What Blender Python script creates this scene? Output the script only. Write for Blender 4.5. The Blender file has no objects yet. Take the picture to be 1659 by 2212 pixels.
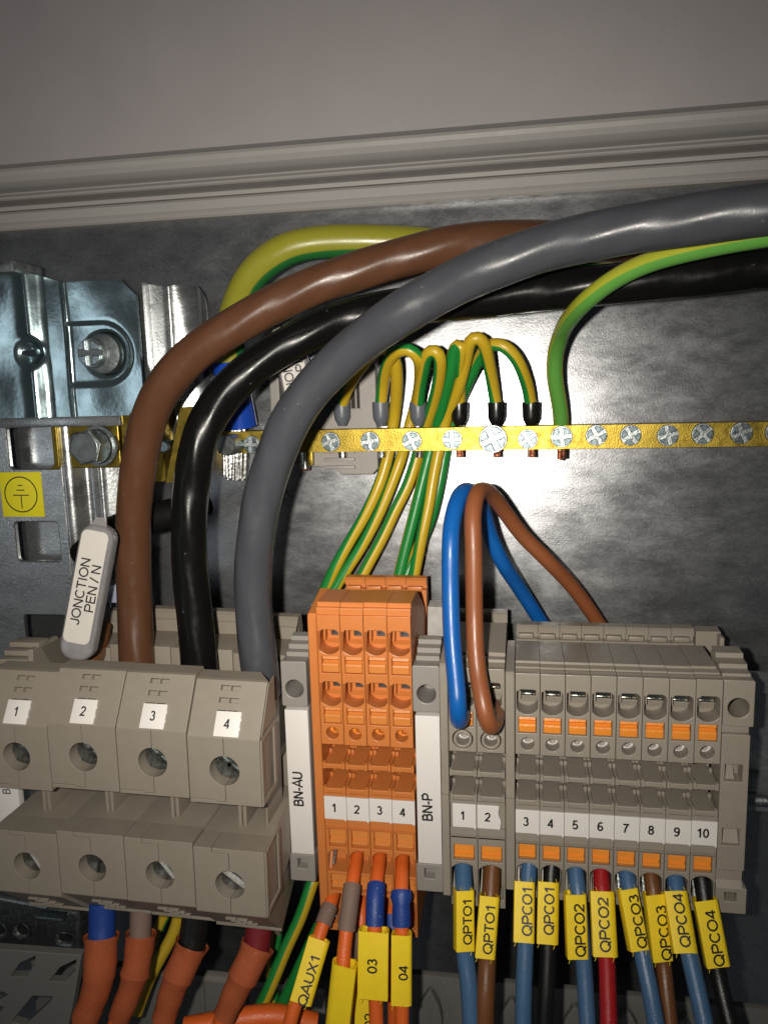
import bpy, bmesh, math, random
from mathutils import Vector, Matrix
from mathutils.geometry import tessellate_polygon
random.seed(7)
S = 0.001                      # everything below is measured in millimetres
sc = bpy.context.scene
C = sc.collection

# ------------------------------------------------------------------ camera
# world: X right along the rail, Y into the cabinet, Z up; the lens stands at the origin
MX = Vector((0.98469282, 0.0, 0.17429873))
MY = Vector((0.17201276, 0.16142624, -0.97177836))
MZ = Vector((-0.02813639, 0.98688478, 0.15895526))
ROT = Matrix((MX, MY, MZ))
FP, PX, PY = 1722.0, 829.5, 1106.0
cd = bpy.data.cameras.new('camera'); cam = bpy.data.objects.new('camera', cd); C.objects.link(cam)
cam.matrix_world = ROT.to_4x4()
cd.sensor_fit = 'HORIZONTAL'; cd.sensor_width = 36.0; cd.lens = 36.0 * FP / 1659.0
cd.clip_start = 0.005; cd.clip_end = 20.0
cd.dof.use_dof = False
sc.camera = cam

# ------------------------------------------------------------------ world and the phone's flash
w = bpy.data.worlds.new('World'); sc.world = w; w.use_nodes = True
w.node_tree.nodes['Background'].inputs[0].default_value = (0.85, 0.92, 1.0, 1)
w.node_tree.nodes['Background'].inputs[1].default_value = 0.030
ld = bpy.data.lights.new('phone_flash', 'AREA'); ld.shape = 'DISK'; ld.size = 0.0045
ld.energy = 0.165; ld.color = (1.0, 0.94, 0.84); ld.spread = math.radians(108)
fl = bpy.data.objects.new('phone_flash', ld); C.objects.link(fl)
fl.matrix_world = Matrix.Translation(Vector((-12.0, 0, 1.5)) * S) @ ROT.to_4x4()
# pale lamp added behind the photographer's left shoulder for reflections on the zinc
l2 = bpy.data.lights.new('reflection_lamp', 'AREA'); l2.shape = 'RECTANGLE'; l2.size = .12; l2.size_y = .32; l2.energy = .18; l2.color = (.86, .94, 1.0)
o2 = bpy.data.objects.new('reflection_lamp', l2); C.objects.link(o2)
_p = Vector((-.64, -.68, -.05)); o2.matrix_world = Matrix.Translation(_p) @ (Vector((-.1, .19, 0)) - _p).to_track_quat('-Z', 'Y').to_matrix().to_4x4()
sc.view_settings.view_transform = 'Standard'; sc.view_settings.look = 'None'
sc.view_settings.exposure = 0.0; sc.view_settings.gamma = 1.0
sc.cycles.max_bounces = 6; sc.cycles.glossy_bounces = 4; sc.cycles.diffuse_bounces = 3
sc.cycles.caustics_reflective = False; sc.cycles.caustics_refractive = False
sc.cycles.sample_clamp_indirect = 4.0

def at(px, py, h):
    """point of the cabinet seen at (px, py) of a 1659 px wide picture, h mm from the lens plane (parallel to the back plate)"""
    r = ROT @ Vector((px - PX, -(py - PY), -FP))
    return r * (h / r.y)

# ------------------------------------------------------------------ materials
def mat(name, col, rough=0.45, metal=0.0, var=0.06, vscale=220, bump=0.04, bscale=3500, rvar=0.06, spec=0.5, extra=None, col2=None):
    m = bpy.data.materials.new(name); m.use_nodes = True
    nt = m.node_tree; N = nt.nodes; L = nt.links; b = N['Principled BSDF']
    tc = N.new('ShaderNodeTexCoord')
    n1 = N.new('ShaderNodeTexNoise'); n1.inputs['Scale'].default_value = vscale; n1.inputs['Detail'].default_value = 4
    L.new(tc.outputs['Object'], n1.inputs['Vector'])
    mx = N.new('ShaderNodeMix'); mx.data_type = 'RGBA'
    c1 = [max(0, c * (1 - var * 2)) for c in col]; c2 = [min(1, c * (1 + var * 1.5)) for c in col] if col2 is None else col2
    mx.inputs[6].default_value = (*c1, 1); mx.inputs[7].default_value = (*c2, 1)
    L.new(n1.outputs['Fac'], mx.inputs[0]); L.new(mx.outputs[2], b.inputs['Base Color'])
    mr = N.new('ShaderNodeMapRange'); mr.inputs[1].default_value = .3; mr.inputs[2].default_value = .7
    mr.inputs[3].default_value = max(.03, rough - rvar); mr.inputs[4].default_value = rough + rvar
    n2 = N.new('ShaderNodeTexNoise'); n2.inputs['Scale'].default_value = vscale * 2.3; n2.inputs['Detail'].default_value = 3
    L.new(tc.outputs['Object'], n2.inputs['Vector']); L.new(n2.outputs['Fac'], mr.inputs[0]); L.new(mr.outputs[0], b.inputs['Roughness'])
    b.inputs['Metallic'].default_value = metal
    b.inputs['Specular IOR Level'].default_value = spec
    n3 = N.new('ShaderNodeTexNoise'); n3.inputs['Scale'].default_value = bscale; n3.inputs['Detail'].default_value = 2
    L.new(tc.outputs['Object'], n3.inputs['Vector'])
    bp = N.new('ShaderNodeBump'); bp.inputs['Strength'].default_value = 1.0; bp.inputs['Distance'].default_value = bump * S
    L.new(n3.outputs['Fac'], bp.inputs['Height']); L.new(bp.outputs[0], b.inputs['Normal'])
    if metal < .3 and name != 'black_ink':          # sparse dust specks and faint rubbing
        vd = N.new('ShaderNodeTexVoronoi'); vd.inputs['Scale'].default_value = 420; L.new(tc.outputs['Object'], vd.inputs['Vector'])
        lt = N.new('ShaderNodeMath'); lt.operation = 'LESS_THAN'; lt.inputs[1].default_value = .10; L.new(vd.outputs['Distance'], lt.inputs[0])
        nd = N.new('ShaderNodeTexNoise'); nd.inputs['Scale'].default_value = 90; L.new(tc.outputs['Object'], nd.inputs['Vector'])
        gt = N.new('ShaderNodeMath'); gt.operation = 'GREATER_THAN'; gt.inputs[1].default_value = .56; L.new(nd.outputs['Fac'], gt.inputs[0])
        an = N.new('ShaderNodeMath'); an.operation = 'MULTIPLY'; L.new(lt.outputs[0], an.inputs[0]); L.new(gt.outputs[0], an.inputs[1])
        am = N.new('ShaderNodeMath'); am.operation = 'MULTIPLY'; am.inputs[1].default_value = .10 if ('cable' in name or 'wire' in name or 'sleeve' in name) else .25; L.new(an.outputs[0], am.inputs[0])
        md = N.new('ShaderNodeMix'); md.data_type = 'RGBA'; L.new(am.outputs[0], md.inputs[0]); L.new(mx.outputs[2], md.inputs[6]); md.inputs[7].default_value = (.45, .44, .42, 1)
        L.new(md.outputs[2], b.inputs['Base Color'])
    if extra: extra(m, nt, b, bp, tc, mx)
    return m

def helix(m, nt, b, bp, tc, mx):
    """faint twisted-strand relief under a cable's sheath: uv.x runs round it, uv.y along it in mm"""
    N, L = nt.nodes, nt.links
    uv = N.new('ShaderNodeUVMap'); sp = N.new('ShaderNodeSeparateXYZ'); L.new(uv.outputs[0], sp.inputs[0])
    a = N.new('ShaderNodeMath'); a.operation = 'MULTIPLY_ADD'; a.inputs[1].default_value = 1 / 70.0
    L.new(sp.outputs[1], a.inputs[0]); L.new(sp.outputs[0], a.inputs[2])
    c = N.new('ShaderNodeMath'); c.operation = 'MULTIPLY'; c.inputs[1].default_value = 2 * math.pi * 5; L.new(a.outputs[0], c.inputs[0])
    s0 = N.new('ShaderNodeMath'); s0.operation = 'SINE'; L.new(c.outputs[0], s0.inputs[0])
    nz = N.new('ShaderNodeTexNoise'); nz.inputs['Scale'].default_value = 55; nz.inputs['Detail'].default_value = 3; L.new(tc.outputs['Object'], nz.inputs['Vector'])
    s = N.new('ShaderNodeMath'); s.operation = 'MULTIPLY'; L.new(s0.outputs[0], s.inputs[0]); L.new(nz.outputs['Fac'], s.inputs[1])
    b2 = N.new('ShaderNodeBump'); b2.inputs['Distance'].default_value = 0.11 * S; b2.inputs['Strength'].default_value = 1
    L.new(s.outputs[0], b2.inputs['Height']); L.new(b2.outputs[0], bp.inputs['Normal'])

def stripe(gcol, ycol, g0=0.0, g1=0.46):
    def f(m, nt, b, bp, tc, mx):
        N, L = nt.nodes, nt.links
        uv = N.new('ShaderNodeUVMap'); sp = N.new('ShaderNodeSeparateXYZ'); L.new(uv.outputs[0], sp.inputs[0])
        fr = N.new('ShaderNodeMath'); fr.operation = 'FRACT'; L.new(sp.outputs[0], fr.inputs[0])
        rp = N.new('ShaderNodeValToRGB'); rp.color_ramp.interpolation = 'LINEAR'
        e = rp.color_ramp.elements
        e[0].position = 0.0; e[0].color = (*gcol, 1)
        e[1].position = g1; e[1].color = (*gcol, 1)
        k = e.new(g1 + .02); k.color = (*ycol, 1)
        k = e.new(.98); k.color = (*ycol, 1)
        k = e.new(1.0); k.color = (*gcol, 1)
        L.new(fr.outputs[0], rp.inputs[0]); L.new(rp.outputs[0], b.inputs['Base Color'])
    return f

def zinc_extra(scale, contrast=.5, lo=.25, hi=.5):
    def f(m, nt, b, bp, tc, mx):
        N, L = nt.nodes, nt.links
        vo = N.new('ShaderNodeTexNoise'); vo.inputs['Scale'].default_value = scale; vo.inputs['Detail'].default_value = 8; vo.inputs['Roughness'].default_value = .72
        vo.inputs['Distortion'].default_value = .25
        mp = N.new('ShaderNodeMapping'); mp.inputs['Scale'].default_value = (.55, 1, 1.2); mp.inputs['Rotation'].default_value = (0, math.radians(-28), 0)
        L.new(tc.outputs['Object'], mp.inputs[0]); L.new(mp.outputs[0], vo.inputs['Vector'])
        mr = N.new('ShaderNodeMapRange'); mr.inputs[1].default_value = .36; mr.inputs[2].default_value = .64
        mr.inputs[3].default_value = lo; mr.inputs[4].default_value = hi
        L.new(vo.outputs['Fac'], mr.inputs[0]); L.new(mr.outputs[0], b.inputs['Roughness'])
        sk = N.new('ShaderNodeTexNoise'); sk.inputs['Scale'].default_value = scale * 14; sk.inputs['Detail'].default_value = 4
        L.new(mp.outputs[0], sk.inputs['Vector'])
        sr = N.new('ShaderNodeMapRange'); sr.inputs[1].default_value = .4; sr.inputs[2].default_value = .75; sr.inputs[3].default_value = .0; sr.inputs[4].default_value = .35
        L.new(sk.outputs['Fac'], sr.inputs[0])
        m2 = N.new('ShaderNodeMix'); m2.data_type = 'RGBA'; m2.blend_type = 'ADD'; L.new(sr.outputs[0], m2.inputs[0])
        L.new(mx.outputs[2], m2.inputs[6]); m2.inputs[7].default_value = (.5, .5, .52, 1)
        m3 = N.new('ShaderNodeMix'); m3.data_type = 'RGBA'; m3.blend_type = 'MULTIPLY'; m3.inputs[0].default_value = contrast
        L.new(m2.outputs[2], m3.inputs[6]); L.new(vo.outputs['Fac'], m3.inputs[7]); L.new(m3.outputs[2], b.inputs['Base Color'])
        b2 = N.new('ShaderNodeBump'); b2.inputs['Distance'].default_value = 0.03 * S; b2.inputs['Distance'].default_value = 0.006 * S; L.new(vo.outputs['Fac'], b2.inputs['Height']); L.new(b2.outputs[0], bp.inputs['Normal'])
    return f

M = {}
M['grey'] = mat('grey_plastic', (.285, .252, .208), .42, var=.05, bump=.03, bscale=5000)
M['grey_warm'] = mat('grey_block_plastic', (.245, .214, .174), .46, var=.05, bump=.03, bscale=5000)
M['grey_cool'] = mat('cool_grey_plastic', (.27, .25, .228), .45, var=.03, bump=.03, bscale=5000)
M['orange'] = mat('orange_plastic', (.57, .185, .045), .42, var=.04, bump=.02, bscale=4000)
M['button'] = mat('orange_button', (.80, .27, .035), .30, var=.06, vscale=900, bump=.05, bscale=1600)
M['white'] = mat('white_marker', (.72, .69, .66), .40, var=.015, bump=.01)
M['ink'] = mat('black_ink', (.012, .012, .012), .5, bump=.0)
M['yellow'] = mat('yellow_sleeve', (.90, .65, .016), .50, var=.05, vscale=500, bump=.06, bscale=5000)
M['sticker'] = mat('yellow_sticker', (.72, .64, .02), .35, var=.02, bump=.005)
M['brown'] = mat('brown_cable', (.090, .039, .020), .32, spec=.28, var=.05, bump=.012, bscale=3000, extra=helix)
M['black'] = mat('black_cable', (.005, .005, .005), .27, spec=.16, var=.05, bump=.012, bscale=3000, extra=helix)
M['dgrey'] = mat('grey_cable', (.050, .053, .062), .32, spec=.26, var=.05, bump=.012, bscale=3000, extra=helix)
M['olive'] = stripe_m = mat('earth_cable', (.34, .33, .02), .30, bump=.01, extra=stripe((.015, .13, .03), (.26, .25, .025), g1=.30))
M['gy'] = mat('green_yellow_wire', (.3, .3, .02), .36, bump=.02, extra=stripe((.012, .20, .035), (.50, .34, .018), g1=.42))
M['gy2'] = mat('bright_green_yellow_wire', (.3, .3, .02), .34, bump=.02, extra=stripe((.10, .30, .05), (.34, .36, .03), g1=.28))
M['blue'] = mat('blue_wire', (.004, .095, .36), .36, bump=.01, bscale=3000)
M['brown2'] = mat('brown_wire', (.25, .08, .030), .38, bump=.01, bscale=3000)
M['sblue'] = mat('slate_blue_wire', (.055, .125, .24), .33, bump=.06, bscale=4500)
M['sbrown'] = mat('dark_brown_wire', (.15, .058, .020), .33, bump=.06, bscale=4500)
M['sred'] = mat('red_wire', (.34, .010, .014), .33, bump=.06, bscale=4500)
M['sblack'] = mat('black_wire', (.008, .008, .008), .33, bump=.06, bscale=4500)
M['owire'] = mat('orange_wire', (.72, .13, .020), .42, bump=.10, bscale=2600)
M['shrink_o'] = mat('orange_heat_shrink', (.38, .092, .035), .72, var=.12, vscale=300, bump=.12, bscale=1900, spec=.2)
M['shrink_t'] = mat('taupe_heat_shrink', (.20, .135, .11), .62, bump=.10, bscale=2500, spec=.3)
M['shrink_b'] = mat('blue_heat_shrink', (.010, .045, .24), .48, bump=.08, bscale=2500)
M['shrink_r'] = mat('red_heat_shrink', (.16, .010, .016), .5, bump=.05, bscale=2500)
M['bblue'] = mat('glossy_blue_sleeve', (.008, .05, .34), .22, bump=.02, bscale=700)
M['fer_g'] = mat('grey_ferrule', (.105, .115, .135), .38, bump=.01)
M['fer_k'] = mat('black_ferrule', (.007, .007, .007), .28, bump=.01)
M['brass'] = mat('brass', (.37, .265, .045), .42, metal=1, var=.3, vscale=240, bump=.05, bscale=2600, rvar=.1)
M['steel'] = mat('bright_zinc_steel', (.46, .53, .55), .30, metal=1, var=.12, vscale=700, bump=.012, bscale=1500, rvar=.1)
M['bscrew'] = mat('bar_screw_steel', (.15, .19, .205), .40, metal=1, var=.25, vscale=900, bump=.02, bscale=1500, rvar=.12)
M['dullblack'] = mat('dull_black_cable', (.004, .004, .004), .7, spec=.1)
M['slot'] = mat('slot_shine_metal', (.75, .74, .66), .5, metal=.6, var=.3, vscale=1500, bump=.1, bscale=1500)  # pale tone stands in for the shine along the screw slots
M['wellscrew'] = mat('greasy_clamp_screw', (.26, .275, .265), .40, metal=1, var=.4, vscale=900, bump=.12, bscale=1200, rvar=.14)
M['paper'] = mat('paper_label', (.52, .49, .45), .42, var=.03, bump=.02)
M['obutton'] = mat('orange_lever', (.64, .225, .05), .38, var=.05, bump=.03)
M['clip'] = mat('clip_metal', (.75, .75, .68), .16, metal=1, var=.2, vscale=900, bump=.03, bscale=900)
M['dsteel'] = mat('dull_steel', (.36, .39, .39), .42, metal=1, var=.3, vscale=500, bump=.08, bscale=1500)
M['tin'] = mat('tinned_strands', (.65, .65, .63), .22, metal=1, var=.15, vscale=800, bump=.06, bscale=1200)
M['copper'] = mat('bare_copper', (.55, .25, .16), .30, metal=1, var=.2, vscale=900, bump=.1, bscale=1500)
M['plate'] = mat('galvanised_plate', (.49, .50, .52), .34, metal=.91, var=.14, vscale=45, bump=.022, bscale=2600, extra=zinc_extra(150, .48, .255, .345))
M['galv'] = mat('galvanised_strip', (.58, .60, .61), .3, metal=.88, var=.14, vscale=90, bump=.03, bscale=1500, extra=zinc_extra(110, .5, .2, .36))
M['bluez'] = mat('blue_passivated_zinc', (.40, .52, .55), .17, metal=.95, var=.08, vscale=90, bump=.015, bscale=900, rvar=.05)
M['paint'] = mat('painted_steel', (.36, .345, .33), .50, var=.02, vscale=100, bump=.05, bscale=2600)
M['wall'] = mat('painted_panel', (.40, .37, .375), .60, var=.04, vscale=60, bump=.05, bscale=2600)
M['duct'] = mat('duct_plastic', (.17, .165, .155), .45, var=.04, bump=.03)
M['pouch'] = mat('clear_pouch', (.21, .20, .205), .16, var=.08, vscale=500, bump=.08, bscale=700)
M['lilac'] = mat('lilac_plastic', (.30, .31, .42), .25, bump=.01)
M['dark'] = mat('slot_shade', (.02, .02, .02), .6)  # near-black tone stands in for the shade inside a screw slot

# ------------------------------------------------------------------ mesh helpers
class MB:
    """collects geometry in millimetres (x, y = distance from the lens plane, z); o is the origin of the object it becomes"""
    def __init__(s, o=(0, 0, 0)):
        s.v = []; s.f = []; s.uv = {}; s.o = Vector(o)
    def add(s, vs, fs, uvs=None):
        k = len(s.v); s.v += [Vector(p) for p in vs]
        for i, f in enumerate(fs):
            if uvs: s.uv[len(s.f)] = uvs[i]
            s.f.append([k + j for j in f])
    def xf(s, fn, start=0):
        s.v[start:] = [Vector(fn(p)) for p in s.v[start:]]
    def build(s, name, m, parent=None, sharp=20, loc=None, smooth=True):
        me = bpy.data.meshes.new(name)
        me.from_pydata([tuple((p - s.o) * S) for p in s.v], [], s.f)
        if s.uv:
            ul = me.uv_layers.new(name='UVMap')
            for pi, us in s.uv.items():
                po = me.polygons[pi]
                for j, li in enumerate(po.loop_indices): ul.data[li].uv = us[j]
        me.validate(); me.update()
        if smooth:
            for p in me.polygons: p.use_smooth = True
            me.set_sharp_from_angle(angle=math.radians(sharp))
        me.materials.append(m)
        o = bpy.data.objects.new(name, me); C.objects.link(o)
        if parent is not None: o.parent = parent
        o.location = (s.o * S) if loc is None and parent is None else ((0, 0, 0) if loc is None else Vector(loc) * S)
        return o

def area(P):
    return sum(P[i][0] * P[(i + 1) % len(P)][1] - P[(i + 1) % len(P)][0] * P[i][1] for i in range(len(P))) / 2
def ccw(P): return list(P) if area(P) > 0 else list(P)[::-1]
def offset(P, d):
    """move a ccw loop inwards by d"""
    n = len(P); out = []
    for i in range(n):
        a = Vector(P[i - 1]); b = Vector(P[i]); c = Vector(P[(i + 1) % n])
        e1 = (b - a); e2 = (c - b)
        if e1.length < 1e-6 or e2.length < 1e-6: out.append(tuple(b)); continue
        e1.normalize(); e2.normalize()
        n1 = Vector((-e1.y, e1.x)); n2 = Vector((-e2.y, e2.x)); m = n1 + n2
        if m.length < 1e-4: out.append(tuple(b)); continue
        m.normalize(); k = d / max(.35, m.dot(n1)); out.append(tuple(b + m * k))
    return out

def slab(mb, outer, holes=(), y0=0, y1=1, bev=.15, back=False):
    """plate in the x-z plane with real holes, front at y0, walls to y1, rounded front rims"""
    outer = ccw(outer); holes = [ccw(h)[::-1] for h in holes]
    loops = [outer] + holes
    fl_ = [offset(l, bev) for l in loops]; ml = [offset(l, bev * .3) for l in loops]
    k = len(mb.v); flat = []
    for l in fl_: flat += [(p[0], y0, p[1]) for p in l]
    tri = tessellate_polygon([[Vector((p[0], p[1], 0)) for p in l] for l in fl_])
    mb.v += [Vector(p) for p in flat]
    P2 = [Vector((p[0], p[2])) for p in flat]
    for t in tri:
        a, b, c = t
        if (P2[b] - P2[a]).cross(P2[c] - P2[a]) < 0: a, b, c = c, b, a
        mb.f.append([k + a, k + b, k + c])
    s = 0
    rings = []
    for l, m_ in zip(loops, ml):
        n = len(l); r0 = [k + s + i for i in range(n)]; s += n
        k1 = len(mb.v); mb.v += [Vector((p[0], y0 + bev * .3, p[1])) for p in m_]
        k2 = len(mb.v); mb.v += [Vector((p[0], y0 + bev, p[1])) for p in l]
        k3 = len(mb.v); mb.v += [Vector((p[0], y1, p[1])) for p in l]
        r = [r0, list(range(k1, k1 + n)), list(range(k2, k2 + n)), list(range(k3, k3 + n))]
        for q in range(3):
            for i in range(n):
                j = (i + 1) % n; mb.f.append([r[q][i], r[q + 1][i], r[q + 1][j], r[q][j]])
    if back:
        k = len(mb.v)
        for l in loops: mb.v += [Vector((p[0], y1, p[1])) for p in l]
        tri = tessellate_polygon([[Vector((p[0], p[1], 0)) for p in l] for l in loops])
        for t in tri: mb.f.append([k + i for i in t])

def prof(mb, pts, x0, x1, bev=.0):
    """profile given in (y, z), extruded along x; bev rounds the end rims"""
    P = ccw(pts); n = len(P)
    I = offset(P, bev) if bev else P
    rings = [[(x0, *p) for p in I]] + ([[(x0 + bev, *p) for p in P], [(x1 - bev, *p) for p in P]] if bev else []) + [[(x1, *p) for p in I]]
    k = len(mb.v)
    for r in rings: mb.v += [Vector(p) for p in r]
    for q in range(len(rings) - 1):
        for i in range(n):
            j = (i + 1) % n; a = k + q * n
            mb.f.append([a + i, a + n + i, a + n + j, a + j][::-1])
    tri = tessellate_polygon([[Vector((p[0], p[1], 0)) for p in I]])
    e = k + (len(rings) - 1) * n
    for t in tri:
        mb.f.append([k + i for i in t]); mb.f.append([e + i for i in t][::-1])

def box(mb, x0, x1, y0, y1, z0, z1, b=.12):
    """box with chamfered edges"""
    b = min(b, (x1 - x0) * .45, (y1 - y0) * .45, (z1 - z0) * .45)
    bm = bmesh.new(); bmesh.ops.create_cube(bm, size=1)
    for v in bm.verts: v.co = Vector(((x0 + x1) / 2 + v.co.x * (x1 - x0), (y0 + y1) / 2 + v.co.y * (y1 - y0), (z0 + z1) / 2 + v.co.z * (z1 - z0)))
    if b > 0: bmesh.ops.bevel(bm, geom=list(bm.edges), offset=b, segments=2, affect='EDGES', profile=.6)
    bm.verts.index_update()
    mb.add([v.co.copy() for v in bm.verts], [[v.index for v in f.verts] for f in bm.faces]); bm.free()

def arc(cx, cz, r, a0, a1, n=14, rz=None):
    rz = rz or r
    return [(cx + r * math.cos(math.radians(a0 + (a1 - a0) * i / n)), cz + rz * math.sin(math.radians(a0 + (a1 - a0) * i / n))) for i in range(n + 1)]
def circ(cx, cz, r, n=28): return arc(cx, cz, r, 0, 360 - 360 / n, n - 1)
def rrect(x0, x1, z0, z1, r=.4, n=4):
    return arc(x1 - r, z1 - r, r, 0, 90, n) + arc(x0 + r, z1 - r, r, 90, 180, n) + arc(x0 + r, z0 + r, r, 180, 270, n) + arc(x1 - r, z0 + r, r, 270, 360, n)
def rect(x0, x1, z0, z1): return [(x0, z0), (x1, z0), (x1, z1), (x0, z1)]

def lathe(mb, prof_, c, axis=Vector((0, 1, 0)), n=32):
    """prof_: (radius, distance along axis)"""
    axis = Vector(axis).normalized(); u = axis.orthogonal().normalized(); v = axis.cross(u)
    k = len(mb.v); c = Vector(c)
    for r, t in prof_:
        for i in range(n):
            a = 2 * math.pi * i / n; mb.v.append(c + axis * t + (u * math.cos(a) + v * math.sin(a)) * r)
    for q in range(len(prof_) - 1):
        for i in range(n):
            j = (i + 1) % n; mb.f.append([k + q * n + i, k + q * n + j, k + (q + 1) * n + j, k + (q + 1) * n + i])
    mb.f.append([k + i for i in range(n)][::-1]); mb.f.append([k + (len(prof_) - 1) * n + i for i in range(n)])

def smooth_path(P, step=1.2):
    P = [Vector(p) for p in P]
    Q = [P[0] * 2 - P[1]] + P + [P[-1] * 2 - P[-2]]
    out = []
    for i in range(1, len(Q) - 2):
        p0, p1, p2, p3 = Q[i - 1:i + 3]
        t0 = 0; t1 = t0 + max((p1 - p0).length, 1e-3) ** .5; t2 = t1 + max((p2 - p1).length, 1e-3) ** .5; t3 = t2 + max((p3 - p2).length, 1e-3) ** .5
        n = max(1, int((p2 - p1).length / step))
        for k in range(n):
            t = t1 + (t2 - t1) * k / n
            a1 = p0 * ((t1 - t) / (t1 - t0)) + p1 * ((t - t0) / (t1 - t0))
            a2 = p1 * ((t2 - t) / (t2 - t1)) + p2 * ((t - t1) / (t2 - t1))
            a3 = p2 * ((t3 - t) / (t3 - t2)) + p3 * ((t - t2) / (t3 - t2))
            b1 = a1 * ((t2 - t) / (t2 - t0)) + a2 * ((t - t0) / (t2 - t0))
            b2 = a2 * ((t3 - t) / (t3 - t1)) + a3 * ((t - t1) / (t3 - t1))
            out.append(b1 * ((t2 - t) / (t2 - t1)) + b2 * ((t - t1) / (t2 - t1)))
    out.append(P[-1])
    for _ in range(3):
        out = [out[0]] + [(out[i - 1] + out[i] * 2 + out[i + 1]) / 4 for i in range(1, len(out) - 1)] + [out[-1]]
    return out

def tube(mb, P, r, seg=20, phase=0.0, twist=0.0, raw=False, caps=True):
    """sheath along a path; r may be a function of the share of the length"""
    Q = P if raw else smooth_path(P)
    n = len(Q); T = [(Q[min(i + 1, n - 1)] - Q[max(i - 1, 0)]).normalized() for i in range(n)]
    u = T[0].cross(Vector((0, 1, 0))); u = u.normalized() if u.length > .05 else Vector((1, 0, 0))
    Ls = [0]
    for i in range(1, n): Ls.append(Ls[-1] + (Q[i] - Q[i - 1]).length)
    k = len(mb.v)
    for i in range(n):
        u = (u - T[i] * u.dot(T[i])).normalized(); v = T[i].cross(u)
        rr = r(Ls[i] / Ls[-1]) if callable(r) else r
        for j in range(seg):
            a = 2 * math.pi * j / seg; mb.v.append(Q[i] + (u * math.cos(a) + v * math.sin(a)) * rr)
    for i in range(n - 1):
        for j in range(seg):
            j2 = (j + 1) % seg
            mb.uv[len(mb.f)] = [(j / seg + phase + twist * Ls[i] / 100, Ls[i]), (j / seg + phase + twist * Ls[i + 1] / 100, Ls[i + 1]),
                                ((j + 1) / seg + phase + twist * Ls[i + 1] / 100, Ls[i + 1]), ((j + 1) / seg + phase + twist * Ls[i] / 100, Ls[i])]
            mb.f.append([k + i * seg + j, k + (i + 1) * seg + j, k + (i + 1) * seg + j2, k + i * seg + j2])
    if caps:
        mb.f.append([k + j for j in range(seg)]); mb.f.append([k + (n - 1) * seg + j for j in range(seg)][::-1])
    return Q

def ell(cx, cy, rx, ry, a0, a1, n=18): return [(cx + rx * math.cos(math.radians(a0 + (a1 - a0) * i / n)), cy + ry * math.sin(math.radians(a0 + (a1 - a0) * i / n))) for i in range(n + 1)]
GL = {
 '0': (.60, [ell(.30, .5, .22, .435, 0, 360)]),
 '1': (.60, [[(.10, .70), (.22, .78), (.345, .97)], [(.345, 1), (.345, 0)]]),
 '2': (.60, [ell(.30, .69, .22, .245, 172, -35) + [(.20, .22), (.08, .065), (.56, .065)]]),
 '3': (.60, [ell(.28, .735, .185, .20, 160, -90), ell(.28, .30, .22, .235, 90, -160)]),
 '4': (.60, [[(.43, 0), (.43, .97)], [(.43, .95), (.07, .28), (.58, .28)]]),
 '5': (.60, [[(.52, .935), (.17, .935), (.10, .48)] + ell(.29, .32, .225, .26, 135, -155)]),
 '6': (.60, [ell(.305, .30, .215, .24, 0, 360), ell(.36, .48, .27, .455, 55, 195)]),
 '7': (.60, [[(.06, .935), (.55, .935), (.40, .70), (.28, .38), (.22, 0)]]),
 '8': (.60, [ell(.30, .735, .18, .20, 0, 360), ell(.30, .29, .22, .235, 0, 360)]),
 '9': (.60, [ell(.295, .70, .215, .24, 0, 360), ell(.24, .52, .27, .455, 235, 375)]),
 'A': (.72, [[(.02, 0), (.36, 1), (.70, 0)], [(.14, .33), (.58, .33)]]),
 'B': (.70, [[(.10, 0), (.10, 1)], [(.10, .94), (.36, .94)] + ell(.36, .74, .19, .20, 90, -90, 10) + [(.10, .54)], [(.36, .54)] + ell(.38, .30, .22, .24, 90, -90, 10) + [(.10, .06)]]),
 'C': (.74, [ell(.39, .5, .31, .44, 42, 318)]),
 'E': (.66, [[(.10, 0), (.10, 1)], [(.10, .94), (.60, .94)], [(.10, .52), (.56, .52)], [(.10, .06), (.62, .06)]]),
 'I': (.28, [[(.14, 0), (.14, 1)]]),
 'J': (.52, [[(.41, 1), (.41, .28)] + ell(.235, .28, .175, .22, 0, -170, 12)]),
 'N': (.72, [[(.10, 0), (.10, 1)], [(.11, .97), (.61, .03)], [(.62, 0), (.62, 1)]]),
 'O': (.80, [ell(.40, .5, .33, .44, 0, 360, 28)]),
 'P': (.68, [[(.10, 0), (.10, 1)], [(.10, .94), (.38, .94)] + ell(.38, .69, .22, .25, 90, -90, 10) + [(.10, .44)]]),
 'Q': (.80, [ell(.40, .5, .33, .44, 0, 360, 28), [(.46, .26), (.74, -.03)]]),
 'T': (.64, [[(.32, 0), (.32, 1)], [(.02, .94), (.62, .94)]]),
 'U': (.74, [[(.10, 1), (.10, .34)] + ell(.365, .34, .265, .28, 180, 360, 12) + [(.63, 1)]]),
 'X': (.68, [[(.05, 0), (.62, 1)], [(.06, 1), (.63, 0)]]),
 '-': (.38, [[(.05, .36), (.34, .36)]]), '/': (.32, [[(.02, 0), (.30, 1)]]), ' ': (.30, []),
}
_txt = {}
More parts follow.
